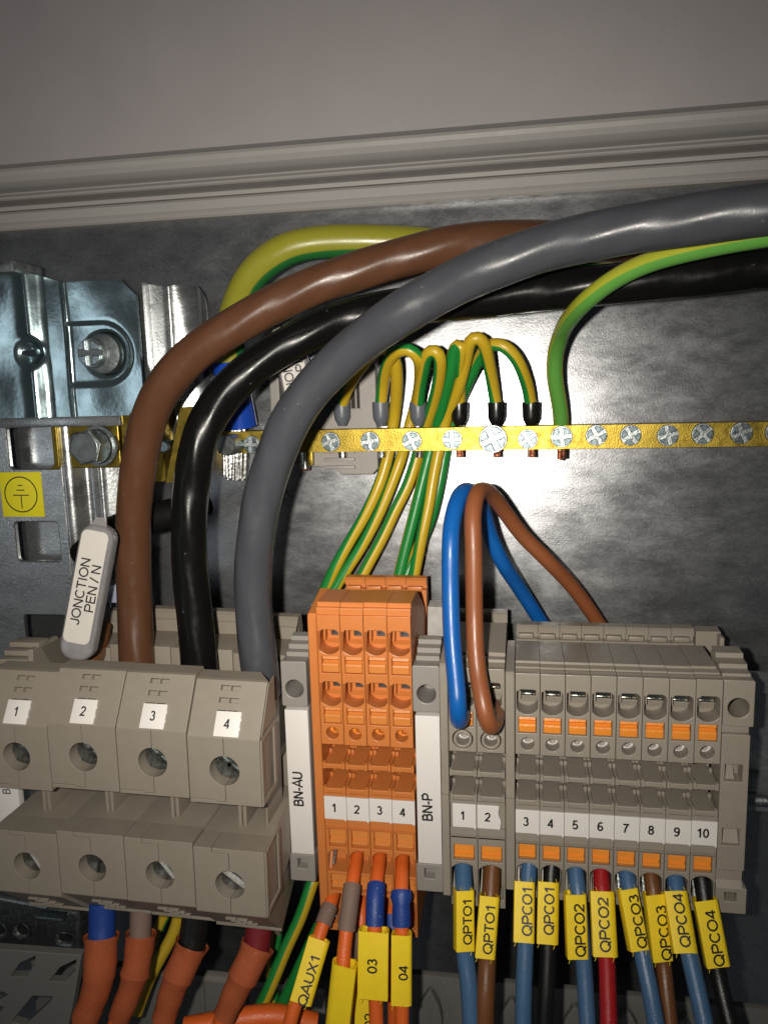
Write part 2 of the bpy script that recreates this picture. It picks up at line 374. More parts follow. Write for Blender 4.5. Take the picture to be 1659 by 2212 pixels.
def lettering(body, cap, length, m, parent, loc, rot, wt=.125, name='lettering'):
    """flat print on a face: strokes of even weight; cap = height of a capital, length = length of the word, in mm"""
    key = (body, cap, length, wt)
    if key not in _txt:
        adv = sum(GL[c][0] for c in body); k = length / adv if length else cap
        vs = []; fs = []; x = -adv * k / 2; hw = wt * cap / 2; gap = 0
        for c in body:
            for L in GL[c][1]:
                P = [Vector((x + p[0] * k, (p[1] - .5) * cap)) for p in L]
                closed = (P[0] - P[-1]).length < 1e-4
                if closed: P = P[:-1]
                n = len(P); b0 = len(vs)
                for i in range(n):
                    d1 = (P[i] - P[i - 1]) if (closed or i > 0) else None
                    d2 = (P[(i + 1) % n] - P[i]) if (closed or i < n - 1) else None
                    d1 = d1 or d2; d2 = d2 or d1
                    d1 = d1.normalized(); d2 = d2.normalized()
                    nn = Vector((-(d1.y + d2.y), d1.x + d2.x)).normalized(); sc_ = hw / max(.45, nn.dot(Vector((-d1.y, d1.x))))
                    vs += [P[i] + nn * sc_, P[i] - nn * sc_]
                for i in range(n if closed else n - 1):
                    j = (i + 1) % n; fs.append([b0 + 2 * i, b0 + 2 * i + 1, b0 + 2 * j + 1, b0 + 2 * j])
            x += GL[c][0] * k
        me = bpy.data.meshes.new('lettering'); me.from_pydata([(v.x * S, v.y * S, random.uniform(0, 2e-6)) for v in vs], [], fs); me.materials.append(m); _txt[key] = me
    o = bpy.data.objects.new(name, _txt[key]); C.objects.link(o); o.parent = parent
    o.matrix_local = Matrix.Translation(Vector(loc) * S) @ Matrix(rot).to_4x4()
    return o
def basis(right, up):
    r = Vector(right).normalized(); u = Vector(up); u = (u - r * u.dot(r)).normalized(); n = r.cross(u)
    return Matrix((r, u, n)).transposed()
FACE = basis((1, 0, 0), (0, 0, 1))        # print upright on a front face
UPW = basis((0, 0, 1), (-1, 0, 0))        # print that reads upwards on a front face

def tag(o, label, cat, group=None):
    o['label'] = label; o['category'] = cat
    if group: o['group'] = group
    return o
def thing(name, label, cat, loc=(0, 0, 0), group=None):
    o = bpy.data.objects.new(name, None); C.objects.link(o); o.location = Vector(loc) * S; o.empty_display_size = .005
    return tag(o, label, cat, group)
def struct(name, mb, m, parent=None, label=None):
    o = mb.build(name, m, parent)
    if parent is None: o['kind'] = 'structure'
    return o
def dup(root, loc, label):
    r = root.copy(); C.objects.link(r); r.location = Vector(loc) * S; r['label'] = label
    for ch in list(root.children):
        c = ch.copy(); C.objects.link(c); c.parent = r
        for g in list(ch.children):
            d = g.copy(); C.objects.link(d); d.parent = c
    return r

# ------------------------------------------------------------------ setting: back plate, frame, panel, rail
HP = 208.0
b = MB((0, HP, 0))
box(b, -230, 150, HP, HP + 1.5, -330, 46, .2)
b.xf(lambda p: (p.x, p.y - (p.z + 15) * math.tan(math.radians(2.0)), p.z))      # the sheet leans a little forward at the top
struct('back_plate', b, M['plate'])
b = MB((0, 190, 60))
# the painted frame above the plate: one folded section running along x, (y, z)
fr = [(207, 43.4), (203.2, 43.5), (202.6, 44.0), (202.8, 44.8), (203.3, 45.6), (203.5, 47.8), (204.0, 48.4), (207.5, 49.6), (207.5, 50.6), (201.2, 50.7), (200.6, 51.0), (200.7, 51.4), (200.2, 51.5), (199.4, 51.7),
      (199.2, 52.0), (199.8, 52.5), (201.4, 53.4), (202.8, 54.6), (203.6, 56.0), (203.8, 57.6), (203.4, 58.6), (202.9, 58.9), (203.0, 59.2), (204.4, 60.2), (205.2, 60.9), (212, 61.0), (212, 43.4)]
prof(b, fr, -230, 150)
struct('cabinet_frame', b, M['paint'])
b = MB((0, 212, 60))
slab(b, rect(-260, 200, 58, 260), (), 210.5, 212, .2, back=True)
struct('cabinet_panel', b, M['wall'])

# top-hat rail the terminals sit on, seen at the right end
b = MB((0, 200, -87))
prof(b, [(192, -69.5), (191, -69.5), (191, -74.5), (199, -76), (199, -98), (191, -99.5), (191, -104.5), (192, -104.5), (192, -100.4), (200, -99), (200, -75), (192, -73.6)], -160, 110)
o = b.build('mounting_rail', M['galv']); tag(o, 'bluish zinc top-hat rail behind the row of terminals, bare at the right', 'rail')
b = MB((60, 195, -102))
tube(b, [(46, 190, -101.2), (110, 190, -101.2)], 1.5, raw=False)
o = b.build('round_bar', M['dsteel']); tag(o, 'dark round steel bar beside the rail at the right edge', 'bar')

# ------------------------------------------------------------------ small terminals
H0 = 162.7
OZ = -87.0
def opening(x0, x1, zt, zb, side=1):
    """wire entry: square on one upper corner, rounded on the other, bowl-shaped below"""
    w = x1 - x0; r = 1.0
    P = arc(x1 - r, zt - r, r, 0, 90, 6)
    P += [(x0 + .75, zt), (x0 + .70, zt - .3), (x0 + .02, zt - .45)]
    d = 1.25
    P += [(x0, zb + d + .2)] + arc((x0 + x1) / 2, zb + 2.9, w / 2 / math.cos(math.radians(35)), 215, 325, 10, 2.9) + [(x1, zb + d + .2)]
    return P
def arch(x0, x1, zt, zb):
    w = x1 - x0
    P = arc((x0 + x1) / 2, zt - 2.9, w / 2 / math.cos(math.radians(35)), 35, 145, 10, 2.9)
    return P + [(x0, zb), (x1, zb)]
def button_mb(x0, x1, z0, z1, lower=False):
    mb = MB((0, H0, OZ)); h = z1 - z0; y = H0
    if not lower:
        P = [(y + .55, z1), (y + .35, z1 - h * .18), (y + .9, z1 - h * .30), (y + .95, z1 - h * .36), (y + .25, z1 - h * .46), (y + .15, z1 - h * .55), (y + .25, z0 + .2), (y + .6, z0), (y + 4, z0), (y + 4, z1)]
    else:
        P = [(y + .5, z1), (y + .35, z1 - h * .42), (y + .95, z1 - h * .50), (y + .95, z1 - h * .56), (y + .2, z1 - h * .66), (y + .1, z1 - h * .78), (y + .5, z0 + .1), (y + .8, z0), (y + 4, z0), (y + 4, z1)]
    prof(mb, P, x0, x1, .12)
    return mb
def slots(mb, w, zt, zb, yb=6.2):
    """two rows of bridge slots: raised lips with slanting floors between them"""
    n = (zt - zb) / 2
    for k in range(2):
        a = zt - n * k; c = a - n
        prof(mb, [(H0 + .1, c + .05), (H0 + .02, c + .35), (H0 + .02, c + 1.0), (H0 + .15, c + 1.15), (H0 + 9.4, c + 1.3), (H0 + 9.6, c + .05)], .75, w - .75)
        for s0, s1 in ((.06, .74), (w - .74, w - .06)):
            prof(mb, [(H0 + .0, c + .02), (H0 + .0, c + 1.5), (H0 + .7, c + 1.6), (H0 + .9, c + .8), (H0 + 9.6, c + .8), (H0 + 9.6, c + .02)], s0, s1, .06)
            box(mb, s0, s1, H0 + 6.2, H0 + 7.0, c + .6, c + 1.75, .08)
def small_terminal(kind, w, cfg):
    plastic = M['orange'] if kind == 'orange' else M['grey']
    root = thing(cfg['name'], cfg['label'], 'terminal block', (0, H0, OZ), cfg['group'])
    hb = MB((0, H0, OZ)); g = .05
    # upper front face
    holes = [opening(*o_) for o_ in cfg['open']] + [rect(*r_) for r_ in cfg['btn']]
    if not cfg.get('ring'): holes.append(circ(w / 2 + .0, cfg['test'], 1.42))
    else: holes.append(circ(w / 2, cfg['test'], 2.25))
    slab(hb, rrect(g, w - g, cfg['zs'], cfg['top'], .12, 2), holes, H0, H0 + 5.2, .14)
    if cfg.get('ring'): slab(hb, circ(w / 2, cfg['test'], 2.0), [circ(w / 2, cfg['test'], 1.4)], H0 - .1, H0 + 5.2, .15)
    # body behind it, closing the cavities
    prof(hb, cfg['core'], g, w - g)
    slots(hb, w, cfg['zs'], cfg['ze'])
    prof(hb, [(H0 + 9.4, cfg['zs'] + .3), (H0 + 9.4, cfg['ze']), (H0 + 14, cfg['ze']), (H0 + 14, cfg['zs'] + .3)], g, w - g)
    prof(hb, [(H0 + .2, cfg['zs']), (H0 + .2, cfg['zs'] + .5), (H0 + 9.6, cfg['zs'] + .5), (H0 + 9.6, cfg['zs'])], g, w - g)
    # face under the slots, marker seat, step
    zm0, zm1 = cfg['mark']
    prof(hb, [(H0, cfg['ze'] - .05), (H0 + .05, zm0 + .1), (H0 + .9, zm0), (H0 + .9, zm1), (H0 + .15, zm1 - .1), (H0 + .15, zm1 - 1.6), (H0 + .55, zm1 - 1.75), (H0 + .55, zm1 - 1.95), (H0, zm1 - 2.1), (H0, zm1 - 2.5), (H0 + 14, zm1 - 2.5), (H0 + 14, cfg['ze'] - .05)], g, w - g)
    # lower front face(s)
    zl = zm1 - 2.1
    holes = [rect(*r_) for r_ in cfg['btn2']] + [arch(*a_) for a_ in cfg['arch']]
    slab(hb, rrect(g, w - g, cfg['bot'], zl, .12, 2), holes, H0, H0 + 5.5, .14)
    prof(hb, [(H0 + 5.4, zl), (H0 + 5.4, cfg['bot'] + .6), (H0 + 30, cfg['bot'] + .6), (H0 + 30, zl)], g, w - g)
    for (x0, x1, zt, zb) in cfg['open']:          # ribs inside the entry
        box(hb, x0 + .5, x0 + .9, H0 + 2.6, H0 + 5.3, zb + 2.4, zt, .05)
        prof(hb, [(H0 + 5.3, zb + 2.2), (H0 + 4.0, zb + 1.4), (H0 + 5.3, zb + 1.0)], x0 + .2, x1 - .2)
    for (x0, x1, zt, zb) in cfg['arch']:
        prof(hb, [(H0 + 5.4, zt), (H0 + 3.2, zb + 3.6), (H0 + 1.2, zb), (H0 + 5.4, zb)], x0, x0 + .5)
    hb.build('housing', plastic, root)
    for r_ in cfg['btn']: button_mb(r_[0] + .05, r_[1] - .1, r_[2] + .03, r_[3] - .03).build('release_button', M['obutton' if kind == 'orange' else 'button'], root)
    for r_ in cfg['btn2']: button_mb(r_[0] + .05, r_[1] - .1, r_[2] + .03, r_[3] - .03, True).build('release_button', M['obutton' if kind == 'orange' else 'button'], root)
    cb = MB((0, H0, OZ)); slab(cb, circ(w / 2, cfg['test'], 1.45, 20), [circ(w / 2 + .1, cfg['test'] - .55, .72, 14)], H0 + 3.4, H0 + 5.0, .06); cb.build('test_contact', M['white'] if kind != 'orange' else M['button'], root)
    for (x0, x1, zt, zb) in cfg['open']:
        cb = MB((0, H0, OZ))
        if kind == 'orange': box(cb, x0 + 1.8, x1 + .2, H0 + 4.4, H0 + 5.1, zb + 3.0, zt - .1, .08)
        else:
            box(cb, x0 + 1.0, x1 - .5, H0 + 3.0, H0 + 5.1, zt - 2.1, zt + .3, .12)
            box(cb, x0 + 1.0, x1 - .5, H0 + 2.8, H0 + 3.4, zt - 2.35, zt - 2.0, .1)
        cb.build('clamp_cage', M['dsteel'] if kind == 'orange' else M['clip'], root)
    for (x0, x1, zt, zb) in cfg['arch']:
        cb = MB((0, H0, OZ)); prof(cb, [(H0 + 5.2, zt - .6), (H0 + .9, zb + 1.2), (H0 + 1.3, zb + .8), (H0 + 5.3, zt - 1.4)], x0 + .75, x0 + 1.25, .05)
        cb.build('contact_spring', M['dsteel'], root)
    return root
def marker(root, w, zm0, zm1, txt, x0=.04, x1=None, ragged=False, size=3.05, dx=-.3):
    x1 = w - .04 if x1 is None else x1
    mb = MB((0, H0, OZ)); P = rect(x0, x1, zm1 + .06, zm0 - .05)
    if ragged:
        P = [(x0, zm1 + .06), (x1 - 1.0, zm1 + .06), (x1 - .9, zm1 + .9), (x1 - .75, zm1 + 1.9), (x1 - .95, zm1 + 2.6), (x1 - 1.25, zm1 + 3.2), (x1 - 1.35, zm1 + 4.2), (x1 - 1.15, zm0 - .4), (x1 - 1.2, zm0 - .05), (x0, zm0 - .05)]
    slab(mb, P, (), H0 - .12, H0 + .85, .07)
    if not ragged:
        box(mb, x1 - .45, x1 - .05, H0 - .3, H0, zm1 - .12, zm1 + .25, .06)
    o = mb.build('marker_tile', M['white'], root)
    lettering(txt, 2.05, 0, M['ink'], o, ((x0 + x1) / 2 + dx, -.155, (zm0 + zm1) / 2 - OZ + .1), FACE, wt=.18)
    return o

core_g = [(H0 + 5.1, -64.0), (H0 + .6, -61.6), (H0 + .5, -61.25), (H0 + 1.9, -60.9), (H0 + 1.9, -61.5), (H0 + 3.1, -61.5), (H0 + 3.15, -60.75), (H0 + 4.7, -60.5), (H0 + 4.9, -61.2), (H0 + 6.2, -61.2),
          (H0 + 6.3, -60.55), (H0 + 20.0, -60.55), (H0 + 20.4, -60.9), (H0 + 20.6, -70), (H0 + 28.6, -70), (H0 + 28.6, -63.0), (H0 + 30.0, -62.7), (H0 + 30.0, -61.5), (H0 + 28.8, -61.3), (H0 + 28.7, -60.0), (H0 + 29.3, -59.5), (H0 + 32, -59.4),
          (H0 + 32.5, -62), (H0 + 32.5, -111), (H0 + 9.6, -111), (H0 + 9.6, -79.1), (H0 + 5.1, -79.1)]
GRP = 'grey push-in terminals numbered 3 to 10'
cfg = dict(name='grey_terminal_block', label='', group=GRP, top=-61.1, zs=-79.3, ze=-91.0, test=-76.85, mark=(-92.1, -97.6), bot=-112.9,
           open=[(.32, 4.75, -64.7, -70.2)], btn=[(.72, 4.45, -74.45, -70.85)], btn2=[(.72, 4.45, -103.95, -100.25)], arch=[(.35, 4.85, -104.7, -111.3)], core=core_g)
T3 = small_terminal('grey', 5.2, cfg)
for c in T3.children:
    if c.name.startswith('housing'):
        pass
pad = MB((0, H0, OZ)); box(pad, .5, 4.1, H0 + 27.9, H0 + 29.5, -62.6, -61.4, .35); pad.build('latch_pad', M['grey'], T3)
XT = -2.1
colname = {3: 'slate blue', 4: 'black', 5: 'slate blue', 6: 'red', 7: 'slate blue', 8: 'brown', 9: 'slate blue', 10: 'black'}
T3.location.x = XT * S
grey = {3: T3}
for n in range(4, 11):
    r = grey[n] = dup(T3, (XT + 5.2 * (n - 3), H0 + random.uniform(-.09, .12), OZ + random.uniform(-.06, .06)), '')
gl = {3: 'first grey terminal of the row of eight, slate blue wire, beside the end plate', 4: 'second grey terminal of the row of eight, with a black wire between two blue ones',
      5: 'grey terminal whose slate blue wire hangs between a black and a red one', 6: 'grey terminal with the only red wire, orange release tabs',
      7: 'grey terminal whose slate blue wire hangs between the red and a brown one', 8: 'grey terminal with the narrow dark brown wire, third from the end clamp',
      9: 'grey terminal whose slate blue wire hangs beside the last black one', 10: 'last grey terminal before the end clamp, with marker 10 and a black wire'}
for n, r in grey.items():
    r['label'] = gl[n]
    marker(r, 5.2, -92.1, -97.6, str(n))

core_p = [(H0 + 5.1, -64.0), (H0 + .6, -61.2), (H0 + .5, -60.8), (H0 + 1.9, -60.2), (H0 + 3.1, -60.0), (H0 + 3.2, -59.4), (H0 + 4.7, -59.2), (H0 + 4.9, -59.8), (H0 + 6.2, -59.8),
          (H0 + 6.3, -58.9), (H0 + 22.0, -56.9), (H0 + 22.4, -57.5), (H0 + 22.6, -66), (H0 + 28.6, -66), (H0 + 28.6, -60.0), (H0 + 30.0, -59.7), (H0 + 30.0, -58.5), (H0 + 28.8, -58.3), (H0 + 28.7, -56.9), (H0 + 29.3, -56.5), (H0 + 32, -56.4),
          (H0 + 32.5, -59), (H0 + 32.5, -113), (H0 + 9.6, -113), (H0 + 9.6, -79.1), (H0 + 5.1, -79.1)]
cfgp = dict(name='wide_terminal_block', label='', group='wide grey terminals with wire loops', top=-60.4, zs=-79.4, ze=-90.8, test=-76.5, ring=True, mark=(-91.6, -97.2), bot=-116.2,
            open=[(.35, 5.4, -63.5, -69.6)], btn=[(.7, 5.3, -73.6, -70.2)], btn2=[(.75, 5.3, -105.2, -101.4)], arch=[(.3, 5.6, -105.9, -114.2)], core=core_p)
P1 = small_terminal('grey', 6.05, cfgp); P1.location.x = -16.35 * S
P2 = dup(P1, (-10.3, H0, OZ), '')
P1['label'] = 'wide grey terminal marked 1 holding the bright blue loop, beside the white BN-P strip'
P2['label'] = 'wide grey terminal with torn marker 2 holding the light brown loop'
marker(P1, 6.05, -91.6, -97.2, '1', .6, 5.75); marker(P2, 6.05, -91.6, -97.2, '2', -.05, 5.9, True, dx=-.7)

core_o = [(H0 + 5.1, -52.0), (H0 + .6, -49.7), (H0 + .35, -49.3), (H0 + .35, -48.1), (H0 + .5, -47.8), (H0 + 1.1, -47.8), (H0 + 1.25, -47.75), (H0 + 1.25, -46.9), (H0 + 1.4, -46.75), (H0 + 11.2, -46.5),
          (H0 + 11.8, -46.9), (H0 + 14, -48), (H0 + 24, -54), (H0 + 28.2, -58), (H0 + 28.4, -51.0), (H0 + 29.8, -50.7), (H0 + 29.8, -50.0), (H0 + 28.8, -49.8), (H0 + 28.7, -48.6), (H0 + 29.3, -48.1), (H0 + 31.5, -48.0), (H0 + 32, -51), (H0 + 32, -122), (H0 + 9.6, -122), (H0 + 9.6, -79.1), (H0 + 5.1, -79.1)]
cfgo = dict(name='orange_terminal_block', label='', group='orange push-in terminals', top=-49.4, zs=-79.3, ze=-91.0, test=-76.6, mark=(-91.8, -97.4), bot=-125.4,
            open=[(.3, 4.85, -52.7, -58.3), (.3, 4.85, -64.6, -70.3)], btn=[(.85, 4.75, -62.6, -58.75), (.85, 4.75, -74.4, -70.6)],
            btn2=[(.85, 4.75, -104.2, -99.9), (.85, 4.75, -115.3, -111.1)], arch=[(.35, 4.9, -104.9, -110.4), (.35, 4.9, -115.9, -123.8)], core=core_o)
O1 = small_terminal('orange', 5.2, cfgo); O1.location.x = -44.9 * S
pad = MB((0, H0, OZ)); box(pad, .5, 4.2, H0 + 27.8, H0 + 29.2, -51.1, -50.0, .35); pad.build('latch_pad', M['orange'], O1)
och = {1: O1}
for n in range(2, 5): och[n] = dup(O1, (-44.9 + 5.2 * (n - 1), H0 + random.uniform(-.08, .12), OZ + random.uniform(-.06, .06)), '')
odesc = {1: 'orange terminal marked 1 with its upper lower entry left empty', 2: 'orange terminal marked 2 with an orange wire in a taupe sleeve',
         3: 'orange terminal marked 3 with an orange wire in a smooth blue sleeve', 4: 'orange terminal marked 4 with a wire in a bulging blue sleeve'}
for n, r in och.items(): r['label'] = odesc[n]; marker(r, 5.2, -91.8, -97.4, str(n), dx=-.2)

# end plates
def end_plate(name, label, x0, x1, P, m, grp=None, cuts=()):
    b = MB(((x0 + x1) / 2, H0 + 15, -87)); prof(b, P, x0 + .04, x1 - .04, .18)
    o = b.build(name, m); tag(o, label, 'end plate', grp); return o
end_plate('end_plate', 'orange end plate closing the orange terminals on the left', -46.95, -44.9,
          [(H0 - .05, -50), (H0 + .5, -49.2), (H0 + 11.5, -46.4), (H0 + 24, -55), (H0 + 32, -60), (H0 + 32, -120), (H0 + .4, -124.6), (H0 - .05, -124.2)], M['orange'])
for (z0, z1, nm) in ((-60.6, -79.2, 0),):
    pass
def split_plate(label, x0, x1, top, bot, m, slope):
    root = thing('end_plate', label, 'end plate', ((x0 + x1) / 2, H0, -87), 'grey end plates')
    cut = [top, -79.35, -89.6, bot]
    for k in range(3):
        b = MB(((x0 + x1) / 2, H0, -87)); a, c = cut[k] - .06 * (k > 0), cut[k + 1]
        d = .18 * (k == 1)
        if k == 0: P = [(H0 - .05, c), (H0 - .05, a - .5), (H0 + .5, a)] + slope + [(H0 + 32, c)]
        else: P = [(H0 - .05 + d, c), (H0 - .05 + d, a), (H0 + 32, a), (H0 + 32, c)]
        prof(b, P, x0 + .05, x1 - .05, .15); b.build('plate_section', m, root)
split_plate('grey end plate between the BN-P strip and terminal 1', -18.2, -16.4, -59.6, -114.0, M['grey'], [(H0 + 6, -58.6), (H0 + 22, -56.6), (H0 + 26, -60), (H0 + 32, -60)])
split_plate('grey end plate between the torn marker 2 and terminal 3', -4.2, -2.15, -61.0, -111.3, M['grey'], [(H0 + 14, -60.0), (H0 + 20, -60.6), (H0 + 24, -66), (H0 + 32, -66)])

# end clamps with marker strips
def strip_clamp(name, label, x0, text, grp):
    x1 = x0 + 5.9; cx = (x0 + x1) / 2
    root = thing(name, label, 'end clamp', (cx, H0, -87), grp)
    b = MB((cx, H0, -87))
    slab(b, rrect(x0, x1, -70.75, -60.2, .45, 3), [circ(cx + .05, -66.6, 2.1)], H0, H0 + 9, .22)
    prof(b, [(H0 + 8.5, -71), (H0 + 8.5, -61), (H0 + .8, -60.5), (H0 + 3.4, -60.4), (H0 + 3.5, -59.2), (H0 + 5.4, -59.1), (H0 + 5.5, -58.0), (H0 + 7.6, -57.8), (H0 + 7.7, -56.8), (H0 + 10, -56.6), (H0 + 10.5, -62), (H0 + 24, -62), (H0 + 26, -54.5), (H0 + 31, -54.2), (H0 + 32, -112), (H0 + 8.5, -112)], x0 + .5, x1 - .3)
    box(b, x0 + .5, x1 - .2, H0 + 1.3, H0 + 9, -106.6, -70.5, .1)
    slab(b, rrect(x0 - .05, x1 + .0, -113.5, -106.75, .35, 3), [rect(cx - 1.2, cx + 1.1, -110.3, -107.9)], H0, H0 + 5, .2)
    box(b, cx - 1.3, cx + 1.2, H0 + 2.6, H0 + 5, -110.5, -107.7, .05)
    slab(b, rect(x0 + .2, x1 - .2, -113.0, -106.8), (), H0 + 4.5, H0 + 30, .1, back=True)
    b.build('clamp_body', M['grey_cool'], root)
    s = MB((cx, H0, -87)); box(s, x0 + .42, x1 - .12, H0 + .1, H0 + 1.9, -106.65, -71.6, .12)
    st = s.build('marker_strip', M['white'], root)
    lettering(text, 2.3, 8.5 if len(text) > 4 else 6.7, M['ink'], st, (-.25, .07, -3.6 if len(text) > 4 else -6.0), UPW, wt=.18)
    return root
strip_clamp('strip_clamp', 'grey end clamp with white strip reading BN-AU', -53.6, 'BN-AU', 'end clamps with white strips')
strip_clamp('strip_clamp', 'grey end clamp with white strip reading BN-P', -24.05, 'BN-P', 'end clamps with white strips')

# right end clamp, bare
root = thing('bare_end_clamp', 'grey end clamp with square holes and no strip, right of terminal 10', 'end clamp', (42.5, H0, -87))
b = MB((42.5, H0, -87)); X0, X1 = 39.6, 45.6
slab(b, rrect(X0, X1, -70.9, -61.0, .4, 3), [circ(42.6, -66.9, 2.1)], H0, H0 + 9, .22)
prof(b, [(H0 + 8.5, -71), (H0 + 8.5, -61.8), (H0 + .8, -61.3), (H0 + 2.2, -61.2), (H0 + 2.3, -60.4), (H0 + 5.0, -60.3), (H0 + 5.2, -59.4), (H0 + 8.4, -59.2), (H0 + 8.6, -58.2), (H0 + 12.5, -58), (H0 + 13, -66), (H0 + 28, -66), (H0 + 28.3, -59.8), (H0 + 32, -59.6), (H0 + 32, -112), (H0 + 8.5, -112)], X0 + .1, X1 - .4)
box(b, X1 - 1.2, X1 - .2, H0 + 25, H0 + 31, -66, -60.2, .3)
box(b, X0 + .1, X1 - .6, H0 + 1.1, H0 + 9, -72.8, -70.6, .1)
slab(b, rrect(X0, X1 - .5, -102.9, -72.6, .35, 3), [rect(40.5, 43.9, -82.9, -79.2), rect(40.5, 43.9, -97.2, -93.4)], H0, H0 + 4, .2)
prof(b, [(H0 + 4, -79), (H0 + 1.0, -83.2), (H0 + 4, -83.2)], 40.4, 42.6); prof(b, [(H0 + 4, -93.2), (H0 + .8, -97.5), (H0 + 4, -97.5)], 40.4, 44)
prof(b, [(H0 + 3.9, -72), (H0 + 3.9, -112), (H0 + 30, -112), (H0 + 30, -72)], X0 + .1, X1 - .7)
prof(b, [(H0 + .9, -102.8), (H0 + .9, -105.6), (H0 - .1, -106.9), (H0 + 4, -106.9), (H0 + 4, -102.8)], X0 + .05, X1 - .7)
slab(b, rrect(X0, X1 + .2, -112.7, -106.8, .3, 3), [rect(41.4, 43.8, -109.9, -107.9)], H0 - .1, H0 + 4, .2)
b.build('clamp_body', M['grey'], root)

# ------------------------------------------------------------------ big screw terminals on the left
HB = 141.0
def big_terminal(x0, dz, tilt, txt, label, first, narrow=False):
    W = 15.22; cx = W / 2
    if first is None:
        root = thing('screw_terminal_block', label, 'terminal block', (0, HB, -87), 'large grey screw terminals')
        b = MB((0, HB, -87)); g = .06
        zt, zb, hz = -68.0, -82.1, -74.9; R = 3.15
        def halves(zt, zb, hz, low):
            k = .35 * W
            if not low:
                Lp = [(g, zt), (g, zb + .9), (k, zb + .9), (k, zb + .55), (cx - .06, zb + .55)] + arc(cx, hz, R, 268.9, 91.1, 18) + [(cx - .06, zt)]
                Rp = [(cx + .06, zt)] + arc(cx, hz, R, 88.9, -88.9, 18) + [(cx + .06, zb + .45), (k + .1, zb + .45), (k + .1, zb + .8), (g, zb + .8), (g, zb), (W - g, zb), (W - g, zt)]
            else:
                k = .26 * W
                Lp = [(g, zt), (k, zt), (k, zt - 1.1), (cx - .06, zt - 1.1)] + arc(cx, hz, R, 91.1, 268.9, 18) + [(cx - .06, zb), (g, zb)]
                Rp = [(k + .12, zt), (W - g, zt), (W - g, zb), (cx + .06, zb)] + arc(cx, hz, R, -88.9, 88.9, 18) + [(cx + .06, zt - 1.0), (k + .12, zt - 1.0)]
            slab(b, Lp, (), HB, HB + 6, .09); slab(b, Rp, (), HB, HB + 6, .09)
        halves(zt, zb, hz, False); halves(-92.0, -106.5, -100.0, True)
        # backing of the two face blocks (leaves the screw wells open)
        box(b, g, W - g, HB + 6.0, HB + 12, zb + .1, zt + .1, .05); box(b, g, W - g, HB + 6.0, HB + 40, -106.4, -92.05, .05)
        box(b, g + .1, W - g - .1, HB + .6, HB + 6.4, zt - 2.6, zt - .1, .02)
        # slanting top with its slot rows
        k0 = len(b.v); sl = math.hypot(6.2, 9.8); hs = []
        for q in range(4):
            zz = sl * (.90 - .215 * q) - .9
            hs += [rect(cx - 2.1, cx - .12, zz, zz + 1.0), rect(cx + .12, cx + 2.1, zz, zz + 1.0)]
        slab(b, rect(g, W - g, .02, sl), hs, 0, 1.1, .08)
        dy, dzv = 6.2 / sl, 9.8 / sl
        b.xf(lambda p: (p.x, HB + dy * p.z + dzv * p.y, zt + dzv * p.z - dy * p.y), k0)
        prof(b, [(HB + 1.35, zt - .2), (HB + 7.2, zt + 9.0), (HB + 6.5, zt + 10.05), (HB + 10.3, zt + 10.25), (HB + 10.9, zt + 9.6), (HB + 10.9, zt - .2)], g, W - g)
        # chamfer under the lower block, with raised bars
        prof(b, [(HB + .05, -106.6), (HB + 10, -116.4), (HB + 10.6, -116.4), (HB + 30, -116.4), (HB + 30, -106.6)], g, W - g)
        box(b, g, W - g, HB + 9.6, HB + 11, -116.8, -116.0, .12)
        for q in range(3):
            for s in (-1, 1):
                t = .30 + .2 * q; y = HB + 10 * t; z = -106.6 - 9.8 * t; xx = cx + 1.25 * s + q * .35
                box(b, xx - 1.15, xx + 1.15, y - .42, y + 1.2, z - .36, z + .1, .05)
        # middle: back wall and post
        box(b, g, W - g, HB + 27, HB + 45, -92, -60, .1)
        box(b, cx - .8, cx - .1, HB + 8.5, HB + 27, -92, -82, .1); box(b, cx + .05, cx + .8, HB + 9, HB + 27, -92, -82, .1)
        # cable well: floor, side webs, rear wall with its lip
        box(b, g, W - g, HB + 10.5, HB + 38, -82.1, -80, .1)
        web = [(HB + 10.8, -80), (HB + 10.8, -61)] + [(HB + 10.8 + 26 * t, -61 - 9 * math.sin(math.pi * (t ** .8)) * .9 + 4.5 * t) for t in (.15, .3, .45, .6, .75, .9)] + [(HB + 38, -55.2), (HB + 38, -80)]
        prof(b, web, g, g + .9, .1); prof(b, web, W - g - .9, W - g, .1)
        prof(b, [(HB + 38, -80), (HB + 38, -62.2), (HB + 38.6, -61.8), (HB + 38.6, -57.0), (HB + 38.0, -56.7), (HB + 37.8, -55.0), (HB + 38.6, -54.3), (HB + 41, -54.2), (HB + 42, -57), (HB + 44, -80)], g, W - g, .12)
        if narrow: b.xf(lambda p: (min(p.x, 12.5) if p.y > HB + 10.2 else p.x, p.y, p.z))
        b.build('housing', M['grey_warm'], root)
        for z_, a_, nm in ((hz, 52, 'upper'), (-100.0, 64, 'lower')):
            s = MB((0, HB, -87)); c = (cx, HB + 3.0, z_)
            lathe(s, [(3.0, 0), (3.1, .15), (3.1, 2)], c)
            if nm == 'upper':
                for an in (a_, a_ + 90):
                    k0 = len(s.v); box(s, -2.9, 2.9, -.35, .05, -.45, .45, .1)
                    ca, sa = math.cos(math.radians(an)), math.sin(math.radians(an))
                    s.xf(lambda p: (c[0] + p.x * ca - p.z * sa, c[1] + p.y, c[2] + p.x * sa + p.z * ca), k0)
            s.build('clamp_screw', M['wellscrew'], root)
    else:
        root = dup(first, (x0, HB, -87), label)
    root.location = Vector((x0, HB, -87 + dz)) * S; root.rotation_euler = (0, math.radians(tilt), 0)
    return root
